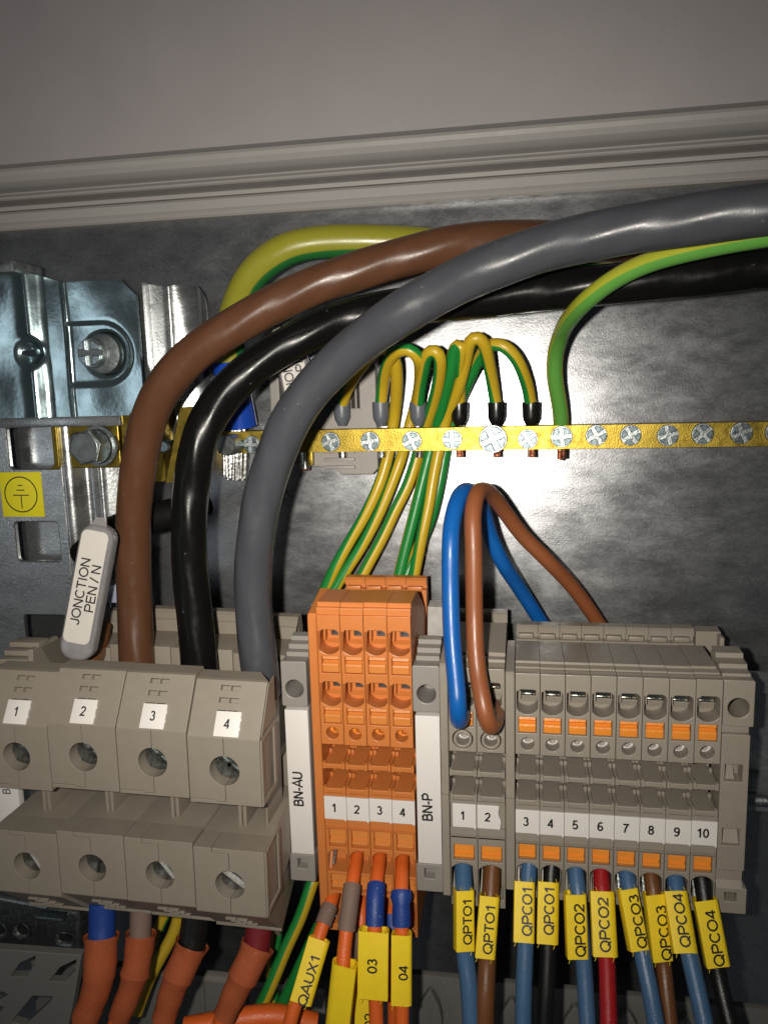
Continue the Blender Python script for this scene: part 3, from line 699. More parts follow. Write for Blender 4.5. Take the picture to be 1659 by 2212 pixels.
def big_slot(root, ang, m, width=1.1, dy=-.05):
    """raised strip on the lower screw, coloured as the shine or shade of its slot"""
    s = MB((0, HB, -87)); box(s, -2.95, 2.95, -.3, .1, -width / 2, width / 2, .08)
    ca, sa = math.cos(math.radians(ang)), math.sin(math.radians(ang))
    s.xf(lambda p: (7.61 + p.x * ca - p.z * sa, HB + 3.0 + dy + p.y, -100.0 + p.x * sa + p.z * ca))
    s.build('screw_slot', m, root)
big = {}
bl = {1: 'leftmost large screw terminal, marked 1, cut by the picture edge', 2: 'large grey screw terminal marked 2 under the brown cable side',
      3: 'large grey screw terminal marked 3 under the thick black cable', 4: 'large grey screw terminal marked 4 next to the BN-AU strip'}
B2 = big_terminal(-97.6, .6, .7, '2', bl[2], None); big[2] = B2
big[1] = big_terminal(-112.9, -.2, .7, '1', bl[1], B2); big[3] = big_terminal(-82.3, .3, .8, '3', bl[3], B2); big[4] = big_terminal(-67.0, -.6, .9, '4', bl[4], None, True)
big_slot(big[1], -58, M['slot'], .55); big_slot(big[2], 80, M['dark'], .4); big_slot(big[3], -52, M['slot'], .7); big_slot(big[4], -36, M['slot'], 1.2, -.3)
sl = math.hypot(6.2, 9.8)
for n, r in big.items():
    t = MB((0, HB, -87)); box(t, 7.61 - 2.6 + (.6 if n == 4 else .2), 7.61 + 2.6 + (.6 if n == 4 else .2), -.35, .25, .35, 5.3, .06)
    cxm = 7.61 + (.6 if n == 4 else .2)
    for q in range(5): box(t, cxm + 2.5, cxm + 2.62 + .12 * (q % 2), -.3, .1, .8 + .9 * q, 1.4 + .9 * q, .03)
    dy, dzv = 6.2 / sl, 9.8 / sl
    t.xf(lambda p: (p.x, HB + dy * p.z + dzv * p.y, -68.0 + dzv * p.z - dy * p.y))
    o = t.build('marker_tile', M['white'], r)
    lettering(str(n), 1.95, 0, M['ink'], o, (cxm - .1, (dy * 2.9 + dzv * -.385), (-68 + 87) + dzv * 2.9 - dy * -.385), basis((1, 0, 0), (0, dy, dzv)), wt=.16)
# side cap of the last big terminal
b2 = MB((0, HB, -87)); xr_ = 15.22
for (zt, zb) in ((-68.0, -82.1), (-92.0, -106.5)):
    for P in ([(HB + .2, zb), (HB + 1.3, zb), (HB + 1.3, zt), (HB + .2, zt)], [(HB + 1.3, zt - .9), (HB + 9, zt - .2), (HB + 9, zt + .4), (HB + 1.3, zt)], [(HB + 1.3, zb), (HB + 9, zb + .2), (HB + 9, zb + 1.0), (HB + 1.3, zb + 1.1)],
              [(HB + 8.2, zb), (HB + 9.6, zb), (HB + 9.6, zt), (HB + 8.2, zt)]):
        prof(b2, P, xr_ - .05, xr_ + .35, .08)
prof(b2, [(HB + 1, -67.6), (HB + 6.6, -58.6), (HB + 10, -58.2), (HB + 10, -66.5)], xr_ - .05, xr_ + .15, .05)
prof(b2, [(HB + 10, -60.5), (HB + 13, -61), (HB + 20.5, -66), (HB + 20.8, -108), (HB + 18, -113), (HB + 12, -117.5), (HB + 10, -117)], 12.4, 12.8, .1)
prof(b2, [(HB + 12, -108), (HB + 20.5, -101), (HB + 19.5, -112), (HB + 13.5, -121), (HB + 10, -116)], 12.5, 13.4, .15)
b2.build('side_cap', M['grey_warm'], big[4])

# small white strip piece with a B at the left edge, between the two big faces
p = at(14, 1710, 158)
root = thing('strip_clamp', 'cut-off white strip with letter B at the left picture edge', 'marker', (p.x, 158, p.z))
s = MB((p.x, 158, p.z)); box(s, p.x - 5, p.x + 3.0, 158, 160, p.z - 22, p.z + 6, .12); st = s.build('marker_strip', M['white'], root)
lettering('B', 2.1, 0, M['ink'], st, (0.0, -.02, 0), UPW)

# ------------------------------------------------------------------ cables and wires
def path(L): return [at(x, y, h) for x, y, h in L]
def cable(name, label, cat, L, r, m, group=None, phase=0, twist=0, seg=24, world=False):
    P = L if world else path(L)
    rf = (lambda t, r=r: r * (1 + .010 * math.sin(t * 61 + r) + .008 * math.sin(t * 23))) if r > 3 and not callable(r) else r
    b = MB(tuple(Vector(P[0]))); Q = tube(b, P, rf, seg, phase, twist)
    o = b.build(name, m, sharp=60); tag(o, label, cat, group)
    return o, Q
TH = 'thick cables crossing the plate'
cable('power_cable', 'thick brown cable curving from terminal 2 up to the right', 'cable',
      [(300, 1560, 163), (296, 1440, 165), (291, 1300, 167), (288, 1180, 167), (293, 1060, 166), (311, 947, 165), (331, 880, 164), (364, 822, 163), (410, 772, 163), (470, 727, 163), (540, 685, 164), (625, 640, 165), (725, 600, 166),
       (827, 568, 168), (979, 529, 170), (1130, 517, 174), (1255, 522, 178), (1480, 527, 186), (1760, 527, 190)], 4.0, M['brown'], TH)
cable('power_cable', 'thick black cable curving up to the right between brown and grey', 'cable',
      [(438, 1560, 160), (430, 1430, 162), (422, 1341, 163), (411, 1229, 164), (409, 1129, 164), (414, 1053, 165), (424, 981, 165), (443, 917, 166), (478, 861, 168), (535, 802, 170), (600, 757, 172), (675, 717, 174), (750, 687, 176), (829, 668, 177),
       (980, 650, 175), (1130, 634, 173), (1280, 617, 171), (1480, 597, 170), (1780, 562, 168)], 4.05, M['black'], TH)
cable('power_cable', 'thick grey cable lying over the brown and black ones', 'cable',
      [(567, 1500, 159), (562, 1453, 158), (549, 1330, 159), (547, 1229, 159), (553, 1161, 158), (568, 1070, 158), (591, 997, 157), (624, 915, 156), (670, 845, 155), (735, 777, 154), (800, 722, 152), (855, 684, 150), (945, 630, 149), (1045, 582, 147),
       (1160, 540, 146), (1280, 510, 144), (1430, 483, 142), (1659, 451, 138), (1780, 436, 137)], 4.05, M['dgrey'], TH)
o, Q = cable('earth_cable', 'thick yellow-green earth cable arching behind the brown one', 'cable',
      [(517, 900, 199), (510, 850, 197), (500, 790, 195), (498, 720, 193), (512, 660, 190), (542, 597, 187), (585, 557, 186), (635, 532, 186), (700, 522, 187), (775, 520, 188), (860, 522, 189), (950, 530, 190), (1080, 545, 191), (1250, 563, 192), (1420, 570, 193), (1760, 560, 195)], 3.75, M['olive'], phase=.60, twist=0.12)
b = MB(tuple(at(517, 860, 196))); tube(b, path([(490, 775, 194.5), (500, 820, 196), (512, 870, 197), (522, 922, 198)]), 4.1, 24)
b.build('blue_end_sleeve', M['bblue'], o).location = at(517, 860, 196) * S - o.location
b = MB(tuple(at(503, 1000, 199)))
for i in range(26):
    a = random.uniform(0, 6.28); rr = random.uniform(1.2, 3.3); c = at(506, 960, 199)
    x = c.x + rr * math.cos(a); y = c.y + rr * math.sin(a) * .7; z0 = c.z + 6; z1 = c.z - 8.2 - random.uniform(0, 1.4)
    tube(b, [(x, y, z0), (x + .3, y, (z0 + z1) / 2), (x + random.uniform(-.5, .5), y, z1)], .55, 8)
t = b.build('tinned_strand_end', M['tin'], o); t.location = at(503, 1000, 199) * S - o.location

o, Q = cable('bonding_wire', 'bright green and yellow wire curving down into the brass bar', 'wire',
      [(1212, 925, 197), (1212, 905, 196), (1208, 870, 194), (1199, 820, 191), (1199, 770, 188), (1212, 722, 182), (1229, 690, 174), (1269, 646, 165), (1329, 601, 160), (1404, 565, 156), (1529, 532, 150), (1700, 501, 142), (1800, 488, 138)], 1.85, M['gy2'], phase=-.11, twist=.0)
b = MB(tuple(at(1212, 985, 197))); 
for i in range(7):
    a = i * .9; c = at(1214, 970, 197); tube(b, [(c.x + .8 * math.cos(a), 197 + .7 * math.sin(a), c.z + 6), (c.x + .8 * math.cos(a), 197 + .7 * math.sin(a), c.z - 2.2 - .2 * (i % 3))], .42, 8)
b.build('copper_end', M['copper'], o).location = at(1212, 985, 197) * S - o.location

# six earth loops
def loop(fx, fm, L, label, phase, twist=0, tip='tin', h=198):
    top = at(fx, 882, h)
    P = [at(fx, 880, h)] + path(L)
    b = MB(tuple(P[0])); tube(b, P, 1.5, 18, phase, twist)
    o = b.build('earth_wire', M['gy'], sharp=60); tag(o, label, 'wire', 'green-yellow wires looped into the brass bar')
    f = MB(tuple(P[0])); a = at(fx, 868, h); e = at(fx, 918, h)
    lathe(f, [(1.7, 0), (2.12, .02), (2.15, .3), (2.05, 3.6), (1.9, 4.4), (1.35, 5.4), (1.2, (a - e).length), (1.1, (a - e).length + .2)], (a.x, h, a.z), (0, 0, -1), 28)
    f.build('ferrule', M[fm], o).location = (0, 0, 0)
    f = MB(tuple(P[0])); q = at(fx + 2, 985, h)
    for dx in (-.45, .45) if tip != 'tin' else (0,):
        tube(f, [(q.x + dx, h, q.z + 6), (q.x + dx, h, q.z + .3), (q.x + dx, h, q.z - .3)], 1.05 if tip == 'tin' else .6, 12)
    f.build('wire_tip', M[tip], o).location = (0, 0, 0)
    return o
loop(738, 'fer_g', [(744, 855, 196), (760, 822, 193), (785, 785, 190), (812, 755, 188), (838, 748, 187), (853, 775, 189), (857, 830, 194), (852, 900, 200), (838, 985, 201), (821, 1042, 200), (790, 1110, 199), (749, 1180, 198), (718, 1238, 197), (692, 1295, 197)],
     'leftmost looped earth wire, grey ferrule, mostly behind the grey cable', .19, .62)
loop(822, 'fer_g', [(826, 840, 196), (836, 790, 190), (858, 757, 185), (885, 750, 184), (903, 770, 185), (908, 805, 192), (900, 865, 203), (882, 930, 205), (868, 985, 202), (846, 1045, 201), (819, 1109, 200), (782, 1179, 199), (748, 1232, 198), (718, 1280, 197)],
     'earth wire with the middle grey ferrule, loop leaning right', .19, .62)
loop(903, 'fer_g', [(907, 845, 195), (915, 800, 189), (926, 757, 184), (942, 745, 183), (950, 765, 184), (948, 820, 190), (930, 890, 198), (912, 940, 202), (900, 990, 202), (882, 1046, 201), (854, 1102, 200), (826, 1162, 199), (799, 1212, 198), (770, 1268, 197)],
     'earth wire with the right-hand grey ferrule, narrow upright loop', .74)
loop(992, 'fer_k', [(993, 845, 196), (994, 790, 190), (997, 745, 186), (992, 736, 186), (982, 750, 187), (974, 800, 190), (955, 880, 197), (940, 935, 201), (925, 990, 201), (910, 1050, 200), (893, 1120, 199), (875, 1190, 198), (858, 1260, 197)],
     'earth wire with the leftmost black ferrule, steep thin loop', .19, tip='copper')
loop(1072, 'fer_k', [(1066, 840, 196), (1058, 795, 192), (1047, 745, 187), (1034, 722, 185), (1018, 727, 185), (1010, 760, 188), (990, 840, 194), (965, 900, 199), (953, 950, 200), (938, 1020, 199), (926, 1090, 198), (911, 1160, 197), (893, 1250, 197)],
     'earth wire with the middle black ferrule, tallest loop', .19, .58, tip='copper')
loop(1147, 'fer_k', [(1142, 845, 196), (1130, 805, 192), (1112, 768, 189), (1085, 743, 188), (1058, 742, 189), (1035, 775, 193), (1010, 825, 197), (985, 890, 202), (965, 960, 203), (950, 1040, 202), (930, 1120, 201), (905, 1180, 200), (875, 1250, 198)],
     'earth wire with the rightmost black ferrule, widest loop', .19, tip='copper')

cable('jumper_wire', 'bright blue wire looped from behind terminal 3 into terminal 1', 'wire',
      [(1215, 1420, 204), (1165, 1338, 200), (1120, 1268, 195), (1085, 1215, 189), (1060, 1160, 187), (1045, 1110, 183), (1030, 1075, 178), (1010, 1058, 173), (994, 1068, 169), (983, 1098, 166), (975, 1140, 163), (973, 1190, 161), (973, 1265, 160), (975, 1345, 158), (979, 1410, 156), (985, 1470, 154), (989, 1520, 152), (990, 1556, 154), (996, 1552, 159), (1000, 1540, 164), (1002, 1524, 172)],
      1.83, M['blue'], 'wire loops over the wide grey terminals')
cable('jumper_wire', 'light brown wire looped from behind terminal 5 into terminal 2', 'wire',
      [(1340, 1420, 204), (1290, 1342, 200), (1240, 1272, 195), (1180, 1208, 189), (1130, 1158, 187), (1090, 1105, 183), (1066, 1073, 178), (1046, 1058, 173), (1030, 1066, 168), (1021, 1110, 164), (1023, 1180, 162), (1024, 1260, 161), (1025, 1340, 160), (1027, 1400, 158), (1033, 1460, 156), (1043, 1515, 153), (1053, 1563, 152), (1061, 1571, 154), (1068, 1560, 158), (1072, 1540, 163), (1073, 1518, 172)],
      1.80, M['brown2'], 'wire loops over the wide grey terminals')

# yellow wire sleeves
def ring_section(w, d, rl, rr):
    """closed cross-section: flat front, folded or rounded edges"""
    P = [(-w / 2 + rl, 0)] + [(w / 2 - rr + rr * math.sin(a), rr - rr * math.cos(a)) for a in [i * math.pi / 10 for i in range(6)]]
    P += [(w / 2 - .1, d * .6), (w / 2 - .5, d * .85), (w / 2 - 1.0, d), (-w / 2 + 1.0, d), (-w / 2 + .4, d * .85), (-w / 2, d * .6)]
    P += [(-w / 2 + rl - rl * math.cos(a), rl - rl * math.sin(a)) for a in [i * math.pi / 8 for i in range(0, 4)]]
    return P
def sleeve(label, tl, bl_, h0, h1, w, d, yaw, text, tsize=2.1, tlen=10, tx=.25, group='yellow wire sleeves', bow=.0, rl=.12, rr=.9, tz=0.0):
    """tl, bl_: middle of the top and bottom edge of the front face in the picture; yaw turns the face (degrees, + = to the right)"""
    W_ = h0 if isinstance(h0, tuple) else None
    if W_: d = 2 * h0[1] + .55; h0, h1 = front(h0, tl[1]), front(h0, bl_[1])
    A = at(*tl, h0); B = at(*bl_, h1)
    if W_:      # the sleeve's face clears the wire all along
        push = max([0] + [(A.y + (B.y - A.y) * (row_of(p) - tl[1]) / (bl_[1] - tl[1])) - (p.y - W_[1] - .3) for p in W_[0] if tl[1] - 6 <= row_of(p) <= bl_[1] + 6])
        A = at(*tl, A.y - push); B = at(*bl_, B.y - push)
    L = (A - B).length; up = (A - B).normalized()
    right = Vector((math.cos(math.radians(yaw)), math.sin(math.radians(yaw)), 0)); right = (right - up * right.dot(up)).normalized()
    R = Matrix((right, up.cross(right) * 1.0, up)).transposed()      # columns: x right, y inward, z up
    if R.col[1].y < 0: R.col[1] = -R.col[1]
    root = thing('wire_sleeve', label, 'cable marker', (0, 0, 0), group)
    root.matrix_world = Matrix.Translation(((A + B) / 2) * S) @ R.to_4x4()
    P = ring_section(w, d, rl, rr); I = [(x * (1 - .5 / w), d / 2 + (y - d / 2) * (1 - .5 / d)) for x, y in P]
    mb = MB(); n = len(P); nz = 10; k = 0
    for q in range(nz + 1):
        t = q / nz; z = (t - .5) * L; bw = -bow * math.sin(math.pi * t)
        jit = (lambda i: .05 * math.sin(i * 2.3 + len(text)) if q in (0, nz) else 0)
        for i, (x, y) in enumerate(P): mb.v.append(Vector((x, y + bw, z + jit(i))))
        for i, (x, y) in enumerate(I): mb.v.append(Vector((x, y + bw, z + jit(i))))
    for q in range(nz):
        for i in range(n):
            j = (i + 1) % n; a = q * 2 * n; c = a + 2 * n
            mb.f.append([a + i, a + j, c + j, c + i]); mb.f.append([a + n + i, c + n + i, c + n + j, a + n + j])
    for a in (0, nz * 2 * n):
        for i in range(n):
            j = (i + 1) % n; mb.f.append([a + i, a + n + i, a + n + j, a + j])
    for (x, z, sg) in ((-w * .22, L / 2, 1), (w * .36, L / 2, 1), (w * .3, -L / 2, -1), (-w * .4, -L / 2, -1)):     # little burrs where it was torn off
        if random.random() < .85:
            tube(mb, [(x, .08, z), (x - .15 * sg, .02, z + .45 * sg), (x - .3, -.02, z + .8 * sg)], .055, 6)
    mb.build('sleeve_body', M['yellow'], root, sharp=40)
    if text:
        lettering(text, tsize, tlen, M['ink'], root, (tx, -.03 - bow * .9, tz), basis((0, 0, 1), (-1, 0, 0)), wt=.175)
    return root

WQ = []
def term_wire(label, L, r, m, sl=None, grp='wires leaving the terminals downwards'):
    o, Q = cable('terminal_wire', label, 'wire', L, r, m, grp, seg=22); WQ.append((Q, r)); return o
def row_of(p):
    c = ROT.transposed() @ p; return PY - FP * c.y / -c.z
def front(W, py):
    Q, r = W; q = min(Q, key=lambda p: abs(row_of(p) - py)); return q.y - r - .3
term_wire('slate blue wire below terminal 1, leftmost of the ten sleeved wires', [(1000, 1850, 168), (1001, 1890, 165), (1003, 1960, 160), (1005, 2067, 157), (1012, 2117, 155), (1022, 2260, 150)], 2.0, M['sblue'])
term_wire('brown wire below terminal 2, beside the leftmost blue one', [(1064, 1850, 168), (1062, 1895, 165), (1057, 1980, 160), (1052, 2080, 157), (1049, 2142, 154), (1046, 2260, 150)], 2.0, M['sbrown'])
term_wire('slate blue wire below terminal 3 in the left QPCO1 sleeve', [(1146, 1820, 168), (1143, 1870, 165), (1137, 1967, 159), (1135, 2042, 156), (1132, 2117, 153), (1129, 2260, 148)], 1.75, M['sblue'])
term_wire('black wire below terminal 4 in the right QPCO1 sleeve', [(1195, 1830, 168), (1191, 1880, 165), (1186, 1992, 160), (1183, 2067, 157), (1180, 2142, 154), (1175, 2260, 150)], 1.7, M['sblack'])
term_wire('slate blue wire below terminal 5 in the left QPCO2 sleeve', [(1240, 1835, 168), (1243, 1880, 165), (1250, 1940, 161), (1260, 2067, 157), (1265, 2142, 154), (1272, 2260, 149)], 1.75, M['sblue'])
term_wire('red wire below terminal 6 in the right QPCO2 sleeve', [(1296, 1840, 168), (1298, 1885, 165), (1301, 1940, 161), (1310, 2067, 156), (1313, 2142, 153), (1316, 2260, 148)], 1.75, M['sred'])
term_wire('slate blue wire below terminal 7 in the left QPCO3 sleeve', [(1348, 1845, 168), (1353, 1888, 165), (1362, 1930, 162), (1387, 2062, 156), (1399, 2117, 153), (1426, 2260, 147)], 1.75, M['sblue'])
term_wire('brown wire below terminal 8 in the right QPCO3 sleeve', [(1402, 1850, 168), (1406, 1894, 165), (1414, 1940, 162), (1433, 2082, 158), (1439, 2142, 155), (1452, 2260, 150)], 1.65, M['sbrown'])
term_wire('slate blue wire below terminal 9 in the left QPCO4 sleeve', [(1455, 1850, 168), (1458, 1895, 165), (1463, 1935, 162), (1489, 2064, 156), (1504, 2130, 153), (1532, 2260, 147)], 1.8, M['sblue'])
term_wire('black wire below terminal 10 in the rightmost sleeve', [(1510, 1855, 168), (1516, 1900, 165), (1524, 1955, 162), (1548, 2092, 158), (1562, 2155, 155), (1588, 2260, 150)], 1.75, M['sblack'])

def q8(x, y): return (1244.2 + .25 * x, 1742 + .25 * y)
def q7(x, y): return (912.4 + .25 * x, 1742 + .25 * y)
def q4(x, y): return (580.6 + .25 * x, 1700.5 + .25 * y)
sleeve('yellow sleeve QPTO1 on the slate blue wire', q7(375, 735), q7(378, 1262), WQ[0], 0, 4.2, 3.9, 22, 'QPTO1', 2.0, 9.4, .35, rr=.7)
sleeve('yellow sleeve QPTO1 on the brown wire', q7(585, 785), q7(545, 1325), WQ[1], 0, 4.4, 3.9, 8, 'QPTO1', 2.05, 10.1, .3, rr=1.0, tz=-.2)
sleeve('yellow sleeve QPCO1 on the blue wire under terminal 3', q7(885, 655), q7(880, 1185), WQ[2], 0, 4.4, 3.8, 6, 'QPCO1', 2.15, 9.7, .55, rr=.8, tz=.3)
sleeve('yellow sleeve QPCO1 on the black wire under terminal 4', q7(1095, 660), q7(1085, 1200), WQ[3], 0, 4.7, 3.8, 4, 'QPCO1', 2.15, 9.7, .1, rr=1.6, tz=.6)
sleeve('yellow sleeve QPCO2 on the blue wire under terminal 5', q7(1330, 770), q7(1350, 1330), WQ[4], 0, 4.5, 3.8, 10, 'QPCO2', 2.2, 10.5, .5, rr=.7, tz=-.6)
sleeve('yellow sleeve QPCO2 on the red wire under terminal 6', q7(1560, 740), q7(1590, 1310), WQ[5], 0, 5.2, 3.8, 4, 'QPCO2', 2.2, 10.4, -.1, rr=1.6, tz=-.1)
sleeve('yellow sleeve QPCO3 on the blue wire under terminal 7', q8(460, 720), q8(560, 1255), WQ[6], 0, 4.0, 3.6, 16, 'QPCO3', 2.1, 10.2, .6, rr=.5, tz=-.3)
sleeve('yellow sleeve QPCO3 on the brown wire under terminal 8', q8(690, 770), q8(760, 1350), WQ[7], 0, 4.3, 3.6, 14, 'QPCO3', 2.15, 10.8, .75, rr=.5, tz=-.9)
sleeve('yellow sleeve QPCO4 on the blue wire under terminal 9', q8(870, 735), q8(960, 1275), WQ[8], 0, 5.0, 3.8, 4, 'QPCO4', 2.15, 10.0, .0, rr=1.6, tz=.3)
sleeve('yellow sleeve QPCO4 on the black wire under terminal 10', q8(1130, 820), q8(1240, 1400), WQ[9], 0, 4.9, 3.8, 4, 'QPCO4', 2.15, 10.9, .2, rr=1.0, tz=-.8)

# orange wires out of the orange terminals
OW = []
def OW_(label, L, sleeves): OW.append((owire(label, L, sleeves), 1.55))
def owire(label, L, sleeves):
    o, Q = cable('orange_wire', label, 'wire', L, 1.55, M['owire'], 'orange wires of the orange terminals', seg=22)
    for (a, c, r, m, nm, hh) in sleeves:
        za, zb_ = at(*hh[0]).z, at(*hh[-1]).z
        P = [p for p in Q if zb_ <= p.z <= za]
        b = MB(tuple(P[0])); tube(b, P, r, 24, raw=True)
        s = b.build(nm, M[m], o, sharp=50); s.location = P[0] * S - o.location
    return Q
OW_('orange wire leaving the lower entry of orange terminal 1 to sleeve QAUX1', [(*q4(575, 880), 167), (*q4(545, 985), 163), (*q4(505, 1090), 160), (*q4(450, 1250), 157), (*q4(340, 1560), 152), (*q4(230, 1880), 149), (*q4(180, 2060), 147), (*q4(150, 2200), 147)],
      [(0, 0, 1.9, 'shrink_t', 'taupe_shrink', [(*q4(490, 1145), 157), (*q4(468, 1210), 155), (*q4(440, 1290), 153.5), (*q4(420, 1350), 152.5)])])
OW_('orange wire from orange terminal 2 through the long taupe shrink', [(*q4(765, 540), 168), (*q4(758, 640), 165), (*q4(735, 760), 161), (*q4(710, 950), 157), (*q4(672, 1240), 153), (*q4(652, 1420), 151), (*q4(640, 1570), 149), (*q4(620, 1800), 148), (*q4(600, 2200), 147)],
      [(0, 0, 2.0, 'shrink_t', 'taupe_shrink', [(*q4(717, 845), 158.5), (*q4(708, 950), 157), (*q4(690, 1110), 155), (*q4(668, 1265), 152.8)])])
OW_('orange wire from orange terminal 3 through the straight blue shrink', [(*q4(962, 550), 168), (*q4(957, 640), 165), (*q4(940, 760), 161), (*q4(925, 900), 157), (*q4(915, 1200), 153), (*q4(915, 1500), 151), (*q4(925, 1860), 149), (*q4(935, 2200), 147)],
      [(0, 0, 2.05, 'shrink_b', 'blue_shrink', [(*q4(930, 845), 158.5), (*q4(922, 950), 157), (*q4(915, 1080), 155), (*q4(910, 1215), 153.2)])])
f = lambda t: 2.05 + .45 * math.exp(-((t - .14) / .12) ** 2) - .15 * math.exp(-((t - .42) / .12) ** 2)
OW_('orange wire from orange terminal 4 through the bulging blue shrink', [(*q4(1155, 560), 168), (*q4(1155, 650), 165), (*q4(1150, 760), 161), (*q4(1146, 900), 157), (*q4(1148, 1200), 154), (*q4(1150, 1500), 152), (*q4(1152, 1860), 150), (*q4(1150, 2200), 148)],
      [(0, 0, f, 'shrink_b', 'blue_shrink', [(*q4(1148, 890), 157.5), (*q4(1140, 940), 157), (*q4(1138, 1000), 156.5), (*q4(1142, 1080), 156), (*q4(1142, 1240), 154.2)])])
o, Q = cable('orange_wire', 'orange wire half hidden behind the taupe and blue sleeves', 'wire', [(*q4(795, 960), 168), (*q4(800, 1060), 165), (*q4(800, 1200), 163), (*q4(795, 1330), 162), (*q4(780, 1600), 161), (*q4(780, 2200), 160)], 1.5, M['owire'], 'orange wires of the orange terminals')
b = MB(tuple(Q[0])); tube(b, path([(*q4(797, 1200), 162.6), (*q4(793, 1300), 161.8), (*q4(788, 1450), 161.5)]), 1.8, 20); b.build('taupe_shrink', M['shrink_t'], o).location = (0, 0, 0)
o, Q = cable('orange_wire', 'orange wire with blue shrink behind the bulging blue sleeve', 'wire', [(*q4(1040, 1060), 168), (*q4(1060, 1180), 165), (*q4(1070, 1330), 162), (*q4(1080, 1600), 161), (*q4(1080, 2200), 160)], 1.5, M['owire'], 'orange wires of the orange terminals')
b = MB(tuple(Q[0])); tube(b, path([(*q4(1058, 1110), 165), (*q4(1066, 1200), 163.2), (*q4(1075, 1400), 162)]), 1.9, 20); b.build('blue_shrink', M['shrink_b'], o).location = (0, 0, 0)

sleeve('yellow sleeve QAUX1 slanting at the left of the orange wires', q4(435, 1322), q4(272, 1878), OW[0], 0, 4.8, 3.9, 8, 'QAUX1', 2.1, 10.4, .35, rr=1.2, tz=-1.6)
sleeve('blank yellow sleeve, lowest one, below the taupe shrink', q4(640, 1560), q4(570, 2200), OW[1], 0, 5.6, 3.9, -4, '', 2, 3, rl=1.6, rr=.2)
sleeve('broad yellow sleeve marked 03', q4(903, 1260), q4(895, 1845), OW[2], 0, 6.6, 4.1, 2, '03', 2.1, 3.1, -.1, rr=.3, rl=.3, bow=.25, tz=.1)
sleeve('yellow sleeve marked 04, right of 03', q4(1147, 1290), q4(1145, 1900), OW[3], 0, 4.4, 4.0, 6, '04', 2.0, 3.1, .4, rr=.9, tz=-.4)
sleeve('lower yellow sleeve half hidden behind the one marked 03', q4(870, 1800), q4(860, 2250), 156, 153, 6.4, 3.6, 8, '02', 2.0, 3.1, .0)

# ------------------------------------------------------------------ brass bar with its screws
HBR = 194.0
root = thing('brass_earth_bar', 'long brass earth bar across the plate, full of cross-head screws', 'terminal bar', (20, HBR, -13.8))
b = MB((20, HBR, -13.8)); xL = at(470, 955, HBR).x
prof(b, [(HBR, -16.5), (HBR, -11.0), (HBR + 6, -11.0), (HBR + 6, -16.5)], xL, 75, .2)
bar = b.build('bar', M['brass'], root)
def screw(root, px, py, h, r, rot, o, yaw=0.0, m='steel', dome=.5):
    c = at(px, py, h)
    mb0 = MB(o); mb = MB(o)
    lathe(mb0, [(r * .94, -.62 * dome - .2), (r, -.2), (r, 1.5)], (c.x, h, c.z), (0, 1, 0), 36)
    k0 = len(mb.v)
    # recessed-looking cross: four wedges of the head standing proud around the slots
    for q in range(4):
        a0 = math.radians(rot + 90 * q); P = []
        sw = r * .19
        for (rr, aa) in ((.24, 45), (.84, 12), (.88, 30), (.88, 45), (.88, 60), (.84, 78)):
            P.append((rr * r * math.cos(math.radians(aa)), rr * r * math.sin(math.radians(aa))))
        P = [(max(x, sw), max(z, sw)) for x, z in P]
        P = [(c.x + x * math.cos(a0) - z * math.sin(a0), c.z + x * math.sin(a0) + z * math.cos(a0)) for x, z in P]
        slab(mb, P, (), h - .62 * dome - .2 - .75, h - .3, r * .05)
    sh = mb0.build('screw', M['dsteel'], root); mb.build('screw_head', M[m], sh)
OB = (20, HBR, -13.8)
SC = [(545, 960, 2.3, 0), (632, 958, 2.3, 30)] + [(x, y, 2.45, a) for x, y, a in ((715, 954, 20), (800, 953, 8), (890, 952, 25), (977, 949, 2))] + [(1065, 948, 3.45, 25), (1140, 948, 2.4, 35), (1213, 943, 2.6, 5), (1288, 940, 2.5, 28), (1362, 940, 2.45, 33), (1442, 940, 2.5, 15), (1517, 937, 2.5, 40), (1601, 935, 2.55, 24), (1676, 933, 2.5, 0)]
for x, y, r, a in SC: screw(root, x, y, HBR - .1, r, a, OB, m='bscrew')
# the set screw seen sideways by the black cable and its brass clamp block
c = at(487, 962, 188)
b = MB(OB); lathe(b, [(2.4, 0), (2.6, .3), (2.6, 5)], (c.x, 188, c.z), (.1, 1, 0), 28); b.build('set_screw', M['dsteel'], root)

root = thing('brass_clamp_block', 'tall brass block behind the brown cable, left end of the bar', 'clamp', tuple(at(330, 960, 190)))
o_ = tuple(at(330, 960, 190)); b = MB(o_)
a1 = at(256, 882, 188); a2 = at(345, 1040, 188)
prof(b, [(188, a2.z), (188, a1.z), (195, a1.z), (195, a2.z)], a1.x, a2.x + 1.5, .4)
a1 = at(352, 880, 186); a2 = at(405, 1042, 186)
k0 = len(b.v); prof(b, [(186, a2.z), (186, a1.z), (192, a1.z), (192, a2.z)], a1.x - 1, a2.x, .4)
b.xf(lambda p: (p.x + .28 * (p.z - a2.z) , p.y, p.z), k0)
b.build('block_body', M['brass'], root)
b = MB(o_); c = at(352, 965, 185); lathe(b, [(1.2, 0), (1.6, .5), (1.6, 4)], (c.x, 185, c.z), (0, 1, 0), 24); b.build('screw', M['steel'], root)

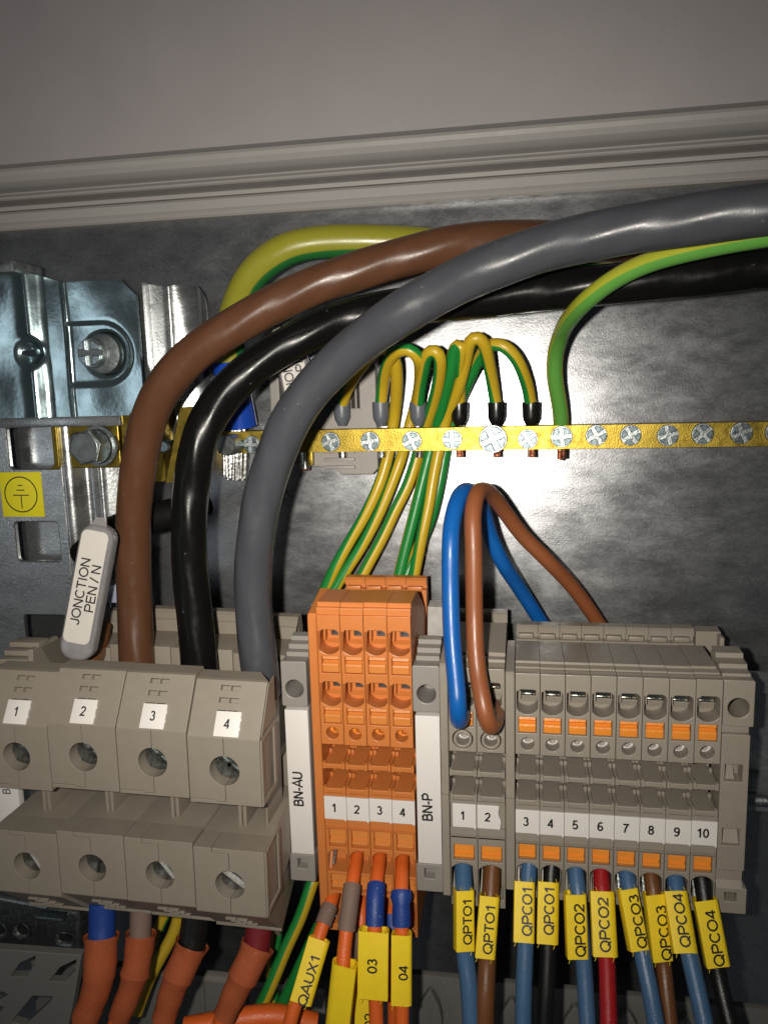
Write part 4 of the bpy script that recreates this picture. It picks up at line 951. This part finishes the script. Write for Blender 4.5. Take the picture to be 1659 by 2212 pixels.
root = thing('hex_bolt_tab', 'brass tab with an oval hole and a steel hex bolt, above the earth sticker', 'bolted tab', tuple(at(200, 960, 188)))
o_ = tuple(at(200, 960, 188)); b = MB(o_); a1 = at(134, 914, 188); a2 = at(262, 1010, 188); c = at(160, 960, 188)
slab(b, rrect(a1.x, a2.x, a2.z, a1.z, .8, 4), [rrect(c.x - 1.5, c.x + 5, c.z - 2.7, c.z + 2.9, 2.4, 6)], 188, 190, .25, back=True)
b.build('tab', M['brass'], root)
b = MB(o_); c = at(212, 963, 187); lathe(b, [(3.2, 0), (5.1, .05), (5.2, .3), (5.2, 1.4)], (c.x + .3, 186.4, c.z), (0, 1, 0), 40); b.build('washer', M['dsteel'], root)
b = MB(o_); lathe(b, [(4.2, 0), (4.45, .5), (4.5, 1.3)], (c.x + .1, 185.3, c.z - .1), (0, 1, 0), 40); b.build('lock_washer', M['steel'], root)
b = MB(o_); n6 = [(c.x - .6 + 4.6 * math.cos(math.radians(60 * i + 12)), c.z + 4.6 * math.sin(math.radians(60 * i + 12))) for i in range(6)]
slab(b, n6, (), 181.6, 185.4, .35); slab(b, circ(c.x - .6, c.z, 3.75), (), 181.3, 182, .25); b.build('hex_head', M['dsteel'], root)

# ------------------------------------------------------------------ galvanised upright at the left
HU = 187.0
def U(px, py, h=HU): p = at(px, py, h); return (p.x, p.z)
root = thing('perforated_upright', 'galvanised upright with a column of square windows at the left edge', 'bracket', (-125, HU, -25))
b = MB((-125, HU, -25))
xl, xr = -175, U(135, 1100)[0]
wins = []
for (x0, y0, x1, y1) in ((12, 922, 122, 1012), (30, 1128, 132, 1213), (50, 1328, 150, 1410), (10, 700, 10, 700)):
    if x1 > x0:
        a = U(x0, y0); c = U(x1, y1); wins.append(rrect(a[0], c[0], c[1], a[1], 1.1, 4))
slab(b, rect(xl, xr + 1.0, -118, 22), wins, HU, HU + 1.4, .35, back=True)
b.build('window_strip', M['galv'], root)
b = MB((-125, HU, -25))
# folded edge and corrugated sheet right of the windows
x = xr + 1.0; sec = [(x, HU + .3)]
for dx, dy in ((1.5, .2), (2.6, 1.6), (3.4, 4.5), (4.4, 5.0), (7.0, 5.0), (7.6, 3.8), (8.3, 3.4), (9.0, 3.8), (9.6, 5.0), (14.0, 5.0), (14.6, 6.5), (15.6, 11.5)): sec.append((x + dx, HU + dy))
for i in range(len(sec) - 1):
    (xa, ya), (xb, yb) = sec[i], sec[i + 1]
    k = len(b.v); b.v += [Vector((xa, ya, -118)), Vector((xb, yb, -118)), Vector((xb, yb, 20)), Vector((xa, ya, 20)), Vector((xa, ya + 1.2, -118)), Vector((xb, yb + 1.2, -118)), Vector((xb, yb + 1.2, 20)), Vector((xa, ya + 1.2, 20))]
    b.f += [[k, k + 1, k + 2, k + 3], [k + 7, k + 6, k + 5, k + 4], [k + 3, k + 2, k + 6, k + 7], [k, k + 4, k + 5, k + 1]]
# merge the strips so the folds shade round
tmp = {}; remap = []; nv = []
for p in b.v:
    kk = (round(p.x, 3), round(p.y, 3), round(p.z, 3))
    if kk not in tmp: tmp[kk] = len(nv); nv.append(p)
    remap.append(tmp[kk])
b.v = nv; b.f = [[remap[i] for i in f_] for f_ in b.f]
b.build('folded_edge', M['galv'], root, sharp=75)
b = MB((-125, HU, -25))
for (x0, y0, x1, y1) in ((12, 922, 122, 1012), (30, 1128, 132, 1213)):   # turned-in tongues seen through the windows
    a = U(x0, y0); c = U(x1, y1); m_ = .3 * a[0] + .7 * c[0]
    k0 = len(b.v); slab(b, rrect(a[0] - 1, c[0] + 2, c[1] - 1.5, a[1] + 1.5, .8), (), 0, .8, .2, back=True)
    b.xf(lambda p: (p.x, HU + 5.5 + p.y + .02 * (p.x - m_) ** 2 * (1 if p.x > m_ else .25), p.z), k0)
b.build('inner_tongue', M['galv'], root)

b = MB((-125, HU, -25)); a = U(60, 911, HU - 1); c = U(129, 1015, HU - 1); a3 = U(30, 919, HU - 1); c3 = U(117, 1008, HU - 1)
slab(b, [(c3[0] - 2.2, a[1]), (c[0] - .9, a[1]), (c[0] - .2, a[1] - .5), (c[0], a[1] - 1.2), (c[0], c[1] + 1.2), (c[0] - .2, c[1] + .5), (c[0] - .9, c[1]), (c3[0] - 2.2, c[1]), (c3[0] - .5, c3[1]), (c3[0], c3[1] + .6), (c3[0], a3[1] - .6), (c3[0] - .5, a3[1])], (), HU - .9, HU + .2, .2); b.build('brass_surround', M['brass'], root)
# second sheet behind the zinc plate
root2 = thing('ribbed_sheet', 'ribbed galvanised sheet with a clipped corner behind the zinc plate', 'bracket', (-90, 192, 5))
b = MB((-90, 192, 5))
def R1p(x, y, h): return U(x / 2, 207.4 + y / 2, h)
sec = [(530, 193), (560, 191.5), (600, 189.6), (612, 189.2), (625, 190.5), (640, 193.5), (690, 194.2), (712, 193.6), (722, 193.3), (732, 193.6), (752, 194.4), (850, 195.2), (872, 196.0), (882, 198.5), (890, 203)]
top = [(530, 795), (575, 800), (600, 800), (612, 802), (625, 805), (640, 812), (690, 818), (712, 822), (722, 822), (732, 820), (752, 815), (835, 818), (872, 850), (882, 870), (890, 900)]
k = len(b.v); n = len(sec)
for (sx_, h), (tx_, ty) in zip(sec, top):
    a = R1p(sx_, ty, h)
    b.v += [Vector((a[0], h, a[1])), Vector((a[0], h, -16)), Vector((a[0], h + 1, a[1])), Vector((a[0], h + 1, -16))]
for i in range(n - 1):
    q = k + 4 * i; b.f += [[q, q + 1, q + 5, q + 4], [q + 2, q, q + 4, q + 6], [q + 6, q + 7, q + 3, q + 2]]
b.build('sheet', M['galv'], root2, sharp=75)

# blue-white zinc plate with screw
HZ = 183.0
root = thing('zinc_cover_plate', 'shiny bluish zinc plate with a vertical bead and an embossed screw seat', 'cover plate', (-105, HZ, 10))
o_ = (-105, HZ, 10); b = MB(o_)
zr = lambda x, y: R1p(x, y, HZ)
top_y = lambda x: 770 + (20 if x > 130 else 0) + max(0, min(1, (x - 150) / 140)) * 16
# grid plate so that the bead, the fold and the seat are real relief
xs = [zr(x, 1000)[0] for x in (-120, -60, 0, 30, 60, 80)] ; xs = []
X_0 = zr(-160, 1000)[0]; X_1 = zr(614, 1280)[0]; Z_0 = zr(300, 1385)[1]; Z_1 = zr(300, 795)[1]
bead = zr(145, 1100)[0]; fold = zr(292, 1100)[0]; hx, hz_ = zr(132, 1108); sx_, sz_ = zr(425, 1112)
def dsl(x, z):
    """relief depth towards the lens"""
    d = 0.0
    t = (x - bead) / 1.9; hole = math.exp(-(((x - hx) / 3.2) ** 2 + ((z - hz_) / 3.2) ** 2) ** 2)
    d += (1.7 * math.exp(-t * t)) * (1 - hole) - 1.6 * hole
    if x > bead + 2: d -= .5 * max(0, min(1, (x - bead - 2) / 2))
    d += .35 * math.exp(-((x - fold) / .45) ** 2)
    # seat: a shallow U-shaped pressing open to the left
    rad = 7.4; cxs = sx_ + 1.0
    e = abs(z - sz_) - rad if x < cxs else math.hypot(x - cxs, z - sz_) - rad
    if x > fold: d -= .55 / (1 + math.exp(e * 4.0))
    rim = math.hypot((x - sx_ - 1.2), (z - sz_)) - 5.2
    d -= 2.0 / (1 + math.exp(rim * 6))
    d += .12 * math.sin(x * .35 + 1) * math.cos(z * .22)
    return d
NX, NZ = 150, 130
k = len(b.v); keep = {}
for i in range(NX + 1):
    for j in range(NZ + 1):
        x = X_0 + (X_1 - X_0) * i / NX; z = Z_0 + (Z_1 - Z_0) * j / NZ
        if x > fold: z2 = z
        zz = z + (1.9 - 2.2 * max(0, min(1, (x - bead - 2) / (fold - bead - 2)))) * (j / NZ) ** 6
        cut1 = 4.2 - (X_1 - x)
        if cut1 > 0: zz = min(zz, Z_1 - cut1); zz = max(zz, Z_0 + cut1)
        b.v.append(Vector((x, HZ - dsl(x, zz), zz)))
for i in range(NX):
    for j in range(NZ):
        q = k + i * (NZ + 1) + j; b.f.append([q, q + NZ + 1, q + NZ + 2, q + 1])
# rim thickness
k2 = len(b.v)
edge = [k + i * (NZ + 1) for i in range(NX + 1)] + [k + NX * (NZ + 1) + j for j in range(1, NZ + 1)] + [k + i * (NZ + 1) + NZ for i in range(NX - 1, -1, -1)]
for e in edge: b.v.append(b.v[e] + Vector((0, 1.2, 0)))
for i in range(len(edge) - 1): b.f.append([edge[i], k2 + i, k2 + i + 1, edge[i + 1]])
b.build('plate', M['bluez'], root, sharp=60)
screw(root, *((lambda q: (q[0] / 2, 207.4 + q[1] / 2))((400, 1110))), HZ - .4, 3.6, 0, o_, m='steel', dome=1.4)
b = MB(o_); lathe(b, [(3.0, 0), (4.7, .3), (4.8, 2.2)], (sx_ + .6, HZ + .2, sz_), (0, 1, 0), 36); b.build('washer', M['dsteel'], root)
b = MB(o_); tube(b, [(hx - 2.2, HZ + .6, hz_), (hx, HZ - .5, hz_ - .2), (hx + 2.6, HZ - .9, hz_ + .1)], lambda t: .9 - .4 * abs(t - .5), 12); b.build('lanced_tongue', M['steel'], root)
# lower flange of that plate, right above the windows, and a dark bent lug at the top left
b = MB(o_); a1 = U(-40, 903, 184); a2 = U(262, 914, 184); box(b, a1[0], a2[0], 183.6, 185.4, a2[1] - .6, a1[1], .4); b.build('flange', M['galv'], root)
b = MB(o_); a1 = U(-60, 572, 180); a2 = U(52, 592, 180); box(b, a1[0], a2[0], 176, 188, a2[1], a1[1], .9); b.build('bent_lug', M['dsteel'], root)

# earth sticker
a1 = U(-2, 1020, HU - .1); a2 = U(97, 1116, HU - .1)
root = thing('earth_sticker', 'yellow square sticker with a circled earth symbol', 'sticker', ((a1[0] + a2[0]) / 2, HU - .25, (a1[1] + a2[1]) / 2))
cx, cz = (a1[0] + a2[0]) / 2, (a1[1] + a2[1]) / 2; o_ = (cx, HU - .25, cz)
b = MB(o_); box(b, a1[0], a2[0], HU - .25, HU + .02, a2[1], a1[1], .03); st = b.build('sticker_sheet', M['sticker'], root)
b = MB(o_); w_ = a2[0] - a1[0]; R_ = w_ * .40; y = HU - .27
slab(b, circ(cx - .2, cz, R_, 40), [circ(cx - .2, cz, R_ - .32, 40)], y, y + .02, .005)
for (dz, hw) in ((.50, .13), (.24, .24), (-.04, .48)): slab(b, rect(cx - .2 - R_ * hw, cx - .2 + R_ * hw, cz + R_ * dz - .14, cz + R_ * dz + .14), (), y, y + .02, .005)
slab(b, rect(cx - .34, cx - .06, cz - R_ * .78, cz - R_ * .08), (), y - .001, y + .02, .005)
b.build('earth_symbol', M['ink'], root)

# ------------------------------------------------------------------ cable tags
def pouch(label, top, bot, h0, h1, w, lines, tz=(0, 0), grp='clear pouch tags reading JONCTION PEN / N', size=3.0):
    A = at(*top, h0); B = at(*bot, h1); L = (A - B).length; up = (A - B).normalized()
    right = Vector((1, .16, 0)); right = (right - up * right.dot(up)).normalized(); inn = up.cross(right)
    if inn.y < 0: inn = -inn
    R = Matrix((right, inn, up)).transposed()
    root = thing('cable_tag', label, 'cable tag', (0, 0, 0), grp)
    root.matrix_world = Matrix.Translation(((A + B) / 2) * S) @ R.to_4x4()
    b = MB(); n = 12
    def ring(z, f_, y0, y1):
        return z, f_, y0, y1
    slab(b, rrect(-w / 2, w / 2, -L / 2, L / 2, w * .42, 8), (), 0, 3.4, 1.0, back=True)
    b.build('pouch', M['pouch'], root, sharp=50)
    b = MB(); slab(b, rrect(-w / 2 + .7, w / 2 - .9, -L / 2 + L * .13, L / 2 - 1.3, 1.3, 5), (), -.12, .05, .04)
    lb = b.build('paper_label', M['paper'], root)
    b = MB(); slab(b, [(-1.6, L / 2 - .4), (1.7, L / 2 - .4), (1.2, L / 2 + 1.5), (-1.1, L / 2 + 1.5)], (), .8, 1.4, .1, back=True); b.build('pouch_tab', M['pouch'], root)
    b = MB(); box(b, w / 2 - .75, w / 2 - .6, -.16, .1, -L / 2 + 3, L / 2 - 2, .03); b.build('pouch_seam', M['pouch'], root)
    for (t, x, z) in lines:
        lettering(t, size, 14.4 * size / 2.0 if len(t) > 7 else 10.2 * size / 2.0, M['ink'], lb, (x, -.14, z), basis((0, 0, 1), (-1, 0, 0)), wt=.16)
    return root
pouch('pouch tag JONCTION PEN / N hanging left of the brown cable', (211, 1134), (157, 1428), 152, 147, 7.3, [('JONCTION', -1.05, .2), ('PEN / N', 1.45, 1.2)], size=2.0)
pouch('pouch tag reading JON PE, half hidden behind the black and grey cables', (612, 690), (655, 900), 188, 186, 7.6, [('JONCTION', -1.4, 3.1), ('PEN / N', 1.6, 4.3)], size=2.15)

# ------------------------------------------------------------------ things behind the cables
a1 = U(568, 738, 197); a2 = U(812, 1028, 197)
root = thing('grey_carrier', 'pale grey plastic carrier behind the brass bar and cables', 'carrier', (a1[0], 200, a1[1]))
b = MB((a1[0], 200, a1[1])); mid = U(700, 900, 200)
slab(b, [(a1[0], a2[1] + 3), (a1[0] + 3, a2[1] + 3), (a1[0] + 17, a2[1] + 1.6), (a1[0] + 18, a2[1])] + [(a2[0] - 1.5, a2[1]), (a2[0], a2[1] + 1.5), (a2[0], a1[1] - 2), (a2[0] - 9, a1[1]), (a1[0] + 2, a1[1] - 1), (a1[0], a1[1] - 3)],
     [rect(a1[0] + 2.5, a1[0] + 4.2, mid[1] + 3, a1[1] - 6), rect(a2[0] - 6.5, a2[0] - 5.6, mid[1] + 2, a1[1] - 6), rect(a2[0] - 5.0, a2[0] - 4.4, mid[1] + 2, a1[1] - 8)], 200.5, 206, .3)
for i in range(4): box(b, a1[0] + 14, a1[0] + 22, 199.3, 201, a2[1] + 1.6 + i * 2.0, a2[1] + 2.4 + i * 2.0, .1)
for i in range(3): box(b, a1[0] + 12, a1[0] + 13.6, 198.4, 201, a1[1] - 12 - i * 2, a1[1] - 10.8 - i * 2, .1)
b.build('carrier_body', M['grey_cool'], root)
b = MB((a1[0], 200, a1[1])); c = at(690, 770, 199); lathe(b, [(2.2, 0), (2.6, .4), (2.6, 3)], (c.x, 198, c.z), (0, 1, 0), 26); b.build('screw_head', M['lilac'], root)
c0 = at(657, 965, 200)
o, Q = cable('tinned_lead', 'short tinned copper stub under the brass bar beside the grey cable', 'wire', [(c0.x, 200, c0.z + 3), (c0.x, 200, c0.z - 2), (c0.x + .1, 200, c0.z - 5.6)], 1.3, M['tin'], world=True)
b = MB(tuple(Q[0]));
for i in range(8): a = i * .8; tube(b, [(c0.x + .9 * math.cos(a), 200 + .9 * math.sin(a), c0.z - 5), (c0.x + 1.0 * math.cos(a), 200 + .9 * math.sin(a), c0.z - 6.1)], .3, 6)
b.build('copper_strands', M['copper'], o).location = (0, 0, 0)
c = at(672, 985, 199); b = MB(tuple(c)); box(b, c.x - .5, c.x + .6, 198, 200, c.z - 2.4, c.z + 3, .2); o = b.build('brass_pin', M['brass']); tag(o, 'thin brass pin standing beside the tinned stub', 'pin')
c = at(280, 0, 0) if False else None
# lilac connector between tag and brown cable, black cable crossing behind
p1 = at(228, 1258, 172); b = MB(tuple(p1)); box(b, p1.x, p1.x + 9, 170, 175, p1.z - 4.6, p1.z, .5); o = b.build('lilac_connector', M['lilac']); tag(o, 'small lilac plastic piece between the pouch tag and brown cable', 'connector')
cable('crossing_cable', 'short dull black cable crossing behind the thick brown one', 'cable', [(440, 1085, 190), (430, 1090, 189), (410, 1099, 186), (370, 1110, 179), (300, 1128, 178), (240, 1150, 179), (180, 1200, 182)], 3.7, M['dullblack'])
# feet of a small clamp near the left edge above the big terminals
root = thing('ribbed_clamp', 'ribbed grey clamp top behind the big terminals, left of the pouch tag', 'end clamp', tuple(at(60, 1410, 160)))
p = at(60, 1410, 160); b = MB(tuple(p))
for i in range(4): box(b, p.x - 4.5 - .4 * i, p.x + 3 - .6 * i, 160 - 1.6 * i, 164, p.z + 1.2 - 1.5 * i, p.z + 2.4 - 1.5 * i, .15)
prof(b, [(157, p.z - 6), (158, p.z + 1.5), (168, p.z + 1.5), (170, p.z - 8)], p.x + 1.5, p.x + 2.7, .1)
k0 = len(b.v); box(b, -1, 1, 158, 166, -5.5, 1, .15); b.xf(lambda q: (p.x + 5.5 - .55 * q.z, q.y, p.z + 1 + q.z), k0)
box(b, p.x - 16, p.x - 1, 156, 166, p.z - 7, p.z - 4.3, .3)
b.build('clamp_body', M['grey_warm'], root)
# orange-brown stub seen just under the pouch tag
cable('hidden_cable', 'brown cable stub in the first well under the pouch tag', 'cable', [(168, 1500, 158), (185, 1440, 163), (200, 1400, 168), (210, 1350, 172)], 3.4, M['sbrown'])

# ------------------------------------------------------------------ bottom: sleeved cables, earth wires, ducts
def fat(label, core, cm, cr, L, r0, r1, tail=None):
    P = path(L)
    root = thing('sleeved_cable', label, 'cable', tuple(P[0]), 'orange cables with heat-shrink ends')
    o_ = tuple(P[0])
    b = MB(o_); tube(b, path(core), cr, 26); b.build('coloured_end_sleeve', M[cm], root)
    n = len(P)
    b = MB(o_); fr_ = lambda t: r0 + (r1 - r0) * t + .09 * math.sin(t * 19 + r0 * 9) + .05 * math.sin(t * 47) + .3 * math.exp(-(t / .05) ** 2) + .16 * math.exp(-((t - .46) / .05) ** 2) - .22 * math.exp(-((t - .50) / .012) ** 2) - (.25 if t > .52 else 0)
    tube(b, P, fr_, 30, caps=False)
    tube(b, [P[0] + (P[1] - P[0]) * .0, P[0] + (P[1] - P[0]) * .5], lambda t: (r0 - .35) , 30, caps=False)
    b.build('orange_shrink', M['shrink_o'], root)
    b = MB(o_); e = P[-1] - P[-2]; tube(b, [P[-2], P[-1], P[-1] + e * 1.0, P[-1] + e * 2.0 + Vector((-2, 0, 0))], r1 * .72, 24); b.build('orange_sheath', M['owire'], root)
    return root
def q2(x, y): return (.4 * x, 1824.9 + .4 * y)
fat('blue-ended orange cable, leftmost under the big terminals', [(*q2(550, 300), 153), (*q2(552, 420), 152), (*q2(548, 560), 150)], 'shrink_b', 3.0, [(*q2(548, 492), 151), (*q2(545, 570), 150), (*q2(538, 700), 148), (*q2(510, 820), 147), (*q2(460, 940), 146)], 3.75, 3.3)
fat('taupe-ended orange cable, second from the left', [(*q2(762, 330), 156), (*q2(760, 430), 155), (*q2(755, 560), 153)], 'shrink_t', 2.5, [(*q2(762, 480), 154), (*q2(752, 570), 153), (*q2(730, 700), 151), (*q2(700, 800), 150), (*q2(645, 935), 149)], 3.35, 2.9)
fat('black-ended orange cable, third from the left', [(*q2(1060, 350), 155), (*q2(1050, 450), 154), (*q2(1025, 600), 152)], 'sblack', 3.1, [(*q2(1040, 535), 153), (*q2(1010, 610), 152), (*q2(970, 690), 150), (*q2(925, 810), 149), (*q2(885, 945), 148)], 3.6, 2.9)
fat('red-ended orange cable, nearest the earth wires', [(*q2(1405, 360), 155), (*q2(1400, 460), 154), (*q2(1370, 620), 152)], 'shrink_r', 3.0, [(*q2(1392, 545), 153), (*q2(1370, 600), 152), (*q2(1325, 690), 150), (*q2(1270, 800), 149), (*q2(1215, 925), 148)], 3.6, 2.8)
cable('sheathed_cable', 'orange sheathed cable running sideways along the bottom edge', 'cable', [(400, 2225, 150), (470, 2212, 152), (540, 2200, 154), (600, 2196, 156), (680, 2215, 158)], 2.6, M['owire'])
EG = 'earth wires hanging below the terminals'
cable('earth_lead', 'green and yellow wire running down from behind the BN-AU strip', 'wire', [(700, 1840, 178), (672, 1915, 173), (650, 1980, 170), (620, 2045, 167), (585, 2130, 163), (545, 2215, 160), (520, 2270, 158)], 1.55, M['gy'], EG, phase=.75)
cable('earth_lead', 'thin green and yellow wire bending just right of the red-ended cable', 'wire', [(606, 1960, 176), (598, 2030, 174), (586, 2090, 172), (590, 2150, 171), (602, 2200, 170), (610, 2260, 169)], 1.3, M['gy'], EG, phase=.1, twist=.6)
cable('earth_lead', 'green and yellow wire rising towards the QAUX1 sleeve', 'wire', [(560, 2260, 166), (590, 2205, 166), (625, 2140, 167), (655, 2075, 169), (690, 2000, 175)], 1.5, M['gy'], EG, phase=.05)
cable('earth_lead', 'green and yellow wire between the taupe-ended and black-ended cables', 'wire', [(395, 1930, 182), (378, 2010, 179), (352, 2060, 176), (325, 2110, 173), (295, 2190, 170)], 1.6, M['gy'], EG, phase=.5)
cable('earth_lead', 'short yellow-green piece right of the taupe sleeve', 'wire', [(375, 1950, 186), (352, 1985, 184), (335, 2030, 182), (322, 2090, 180)], 1.5, M['gy'], EG, phase=.3)

# slotted duct, bottom left
root = thing('slotted_cover', 'dark grey slotted duct cover in the bottom left corner', 'duct', tuple(at(80, 2150, 160)))
o_ = tuple(at(80, 2150, 160)); b = MB(o_)
HD = 160
def W2(x, y): p = at(*q2(x, y), HD); return (p.x, p.z)
outer = [W2(-300, 545), W2(440, 600), W2(395, 860), W2(330, 1150), W2(-300, 1150)]
hs = [[W2(55, 715), W2(145, 715), W2(185, 650), W2(190, 605), W2(110, 640)], [W2(265, 740), W2(345, 745), W2(405, 680), W2(410, 625), W2(325, 665)],
      [W2(-100, 830), W2(-20, 850), W2(45, 815), W2(20, 800), W2(-60, 795)], [W2(60, 960), W2(130, 980), W2(270, 850), W2(285, 825), W2(175, 820)], [W2(-160, 960), W2(-60, 980), W2(20, 880), W2(-60, 860)]]
slab(b, outer, hs, HD, HD + 2.2, .22, back=True)
b.build('cover_panel', M['duct'], root)
# dark steel box above it
root = thing('steel_box', 'dark steel box with round holes under the first big terminal', 'box', tuple(at(80, 1990, 170)))
o_ = tuple(at(80, 1990, 170)); b = MB(o_); HD = 170
outer = [W2(-300, 230), W2(415, 365), W2(430, 400), W2(420, 588), W2(-300, 550)]
slab(b, outer, [circ(*W2(112, 468), 1.75), circ(*W2(-10, 465), 1.75), rrect(W2(255, 0)[0], W2(335, 0)[0], W2(0, 500)[1], W2(0, 455)[1], .8)], HD, HD + 12, .8)
slab(b, outer, (), HD + 7, HD + 13, .1, back=True)
b.build('box_body', M['dsteel'], root)
b = MB(o_); c = W2(310, 352); box(b, c[0] - 4, c[0] + 4, 166, 169, c[1] - .5, c[1] + .5, .3); b.build('box_tongue', M['steel'], root)

# cable duct wall behind the wires at the bottom
root = thing('cable_duct', 'grey cable duct with a pale top rail behind the hanging wires', 'duct', tuple(at(500, 2130, 186)))
o_ = tuple(at(500, 2130, 186)); b = MB(o_)
e0 = at(340, 2105, 186); e1 = at(700, 2140, 186)
box(b, e0.x - 40, e1.x, 186, 188.5, e0.z - .9, e0.z + .9, .25); b.build('top_rail', M['grey_cool'], root)
b = MB(o_); box(b, e0.x - 40, e1.x - .3, 187, 189, e0.z - 60, e0.z - 1.0, .2)
for px in (435, 527, 640): c = at(px, 2150, 186); box(b, c.x - .6, c.x + .6, 186.2, 188, e0.z - 58, e0.z - .95, .2)
b.build('duct_wall', M['duct'], root)
root = thing('finger_duct', 'dark duct wall with pointed fingers behind the numbered wires', 'duct', tuple(at(1200, 2180, 182)))
o_ = tuple(at(1200, 2180, 182)); b = MB(o_)
zt_ = at(1100, 2150, 184).z
box(b, at(890, 2150, 186).x, at(1700, 2150, 186).x, 186, 188, zt_ - 60, zt_ + 1.5, .3); b.build('duct_wall', M['duct'], root)
for px in (928, 1105, 1243, 1358, 1480, 1600):
    c = at(px, 2160, 182); b = MB(o_)
    slab(b, [(c.x - 3.1, zt_ - 58), (c.x + 3.1, zt_ - 58), (c.x + 3.0, zt_ - 7), (c.x + 2.2, zt_ - 3.4), (c.x + .6, zt_ - .4), (c.x, zt_), (c.x - .6, zt_ - .4), (c.x - 2.4, zt_ - 3.8), (c.x - 3.1, zt_ - 7)], (), 182, 184, .5, back=True)
    slab(b, [(c.x - .25, zt_ - 58), (c.x + .25, zt_ - 58), (c.x + .25, zt_ - 4), (c.x - .25, zt_ - 4)], (), 181.6, 182.2, .1)
    b.build('duct_finger', M['duct'], root)
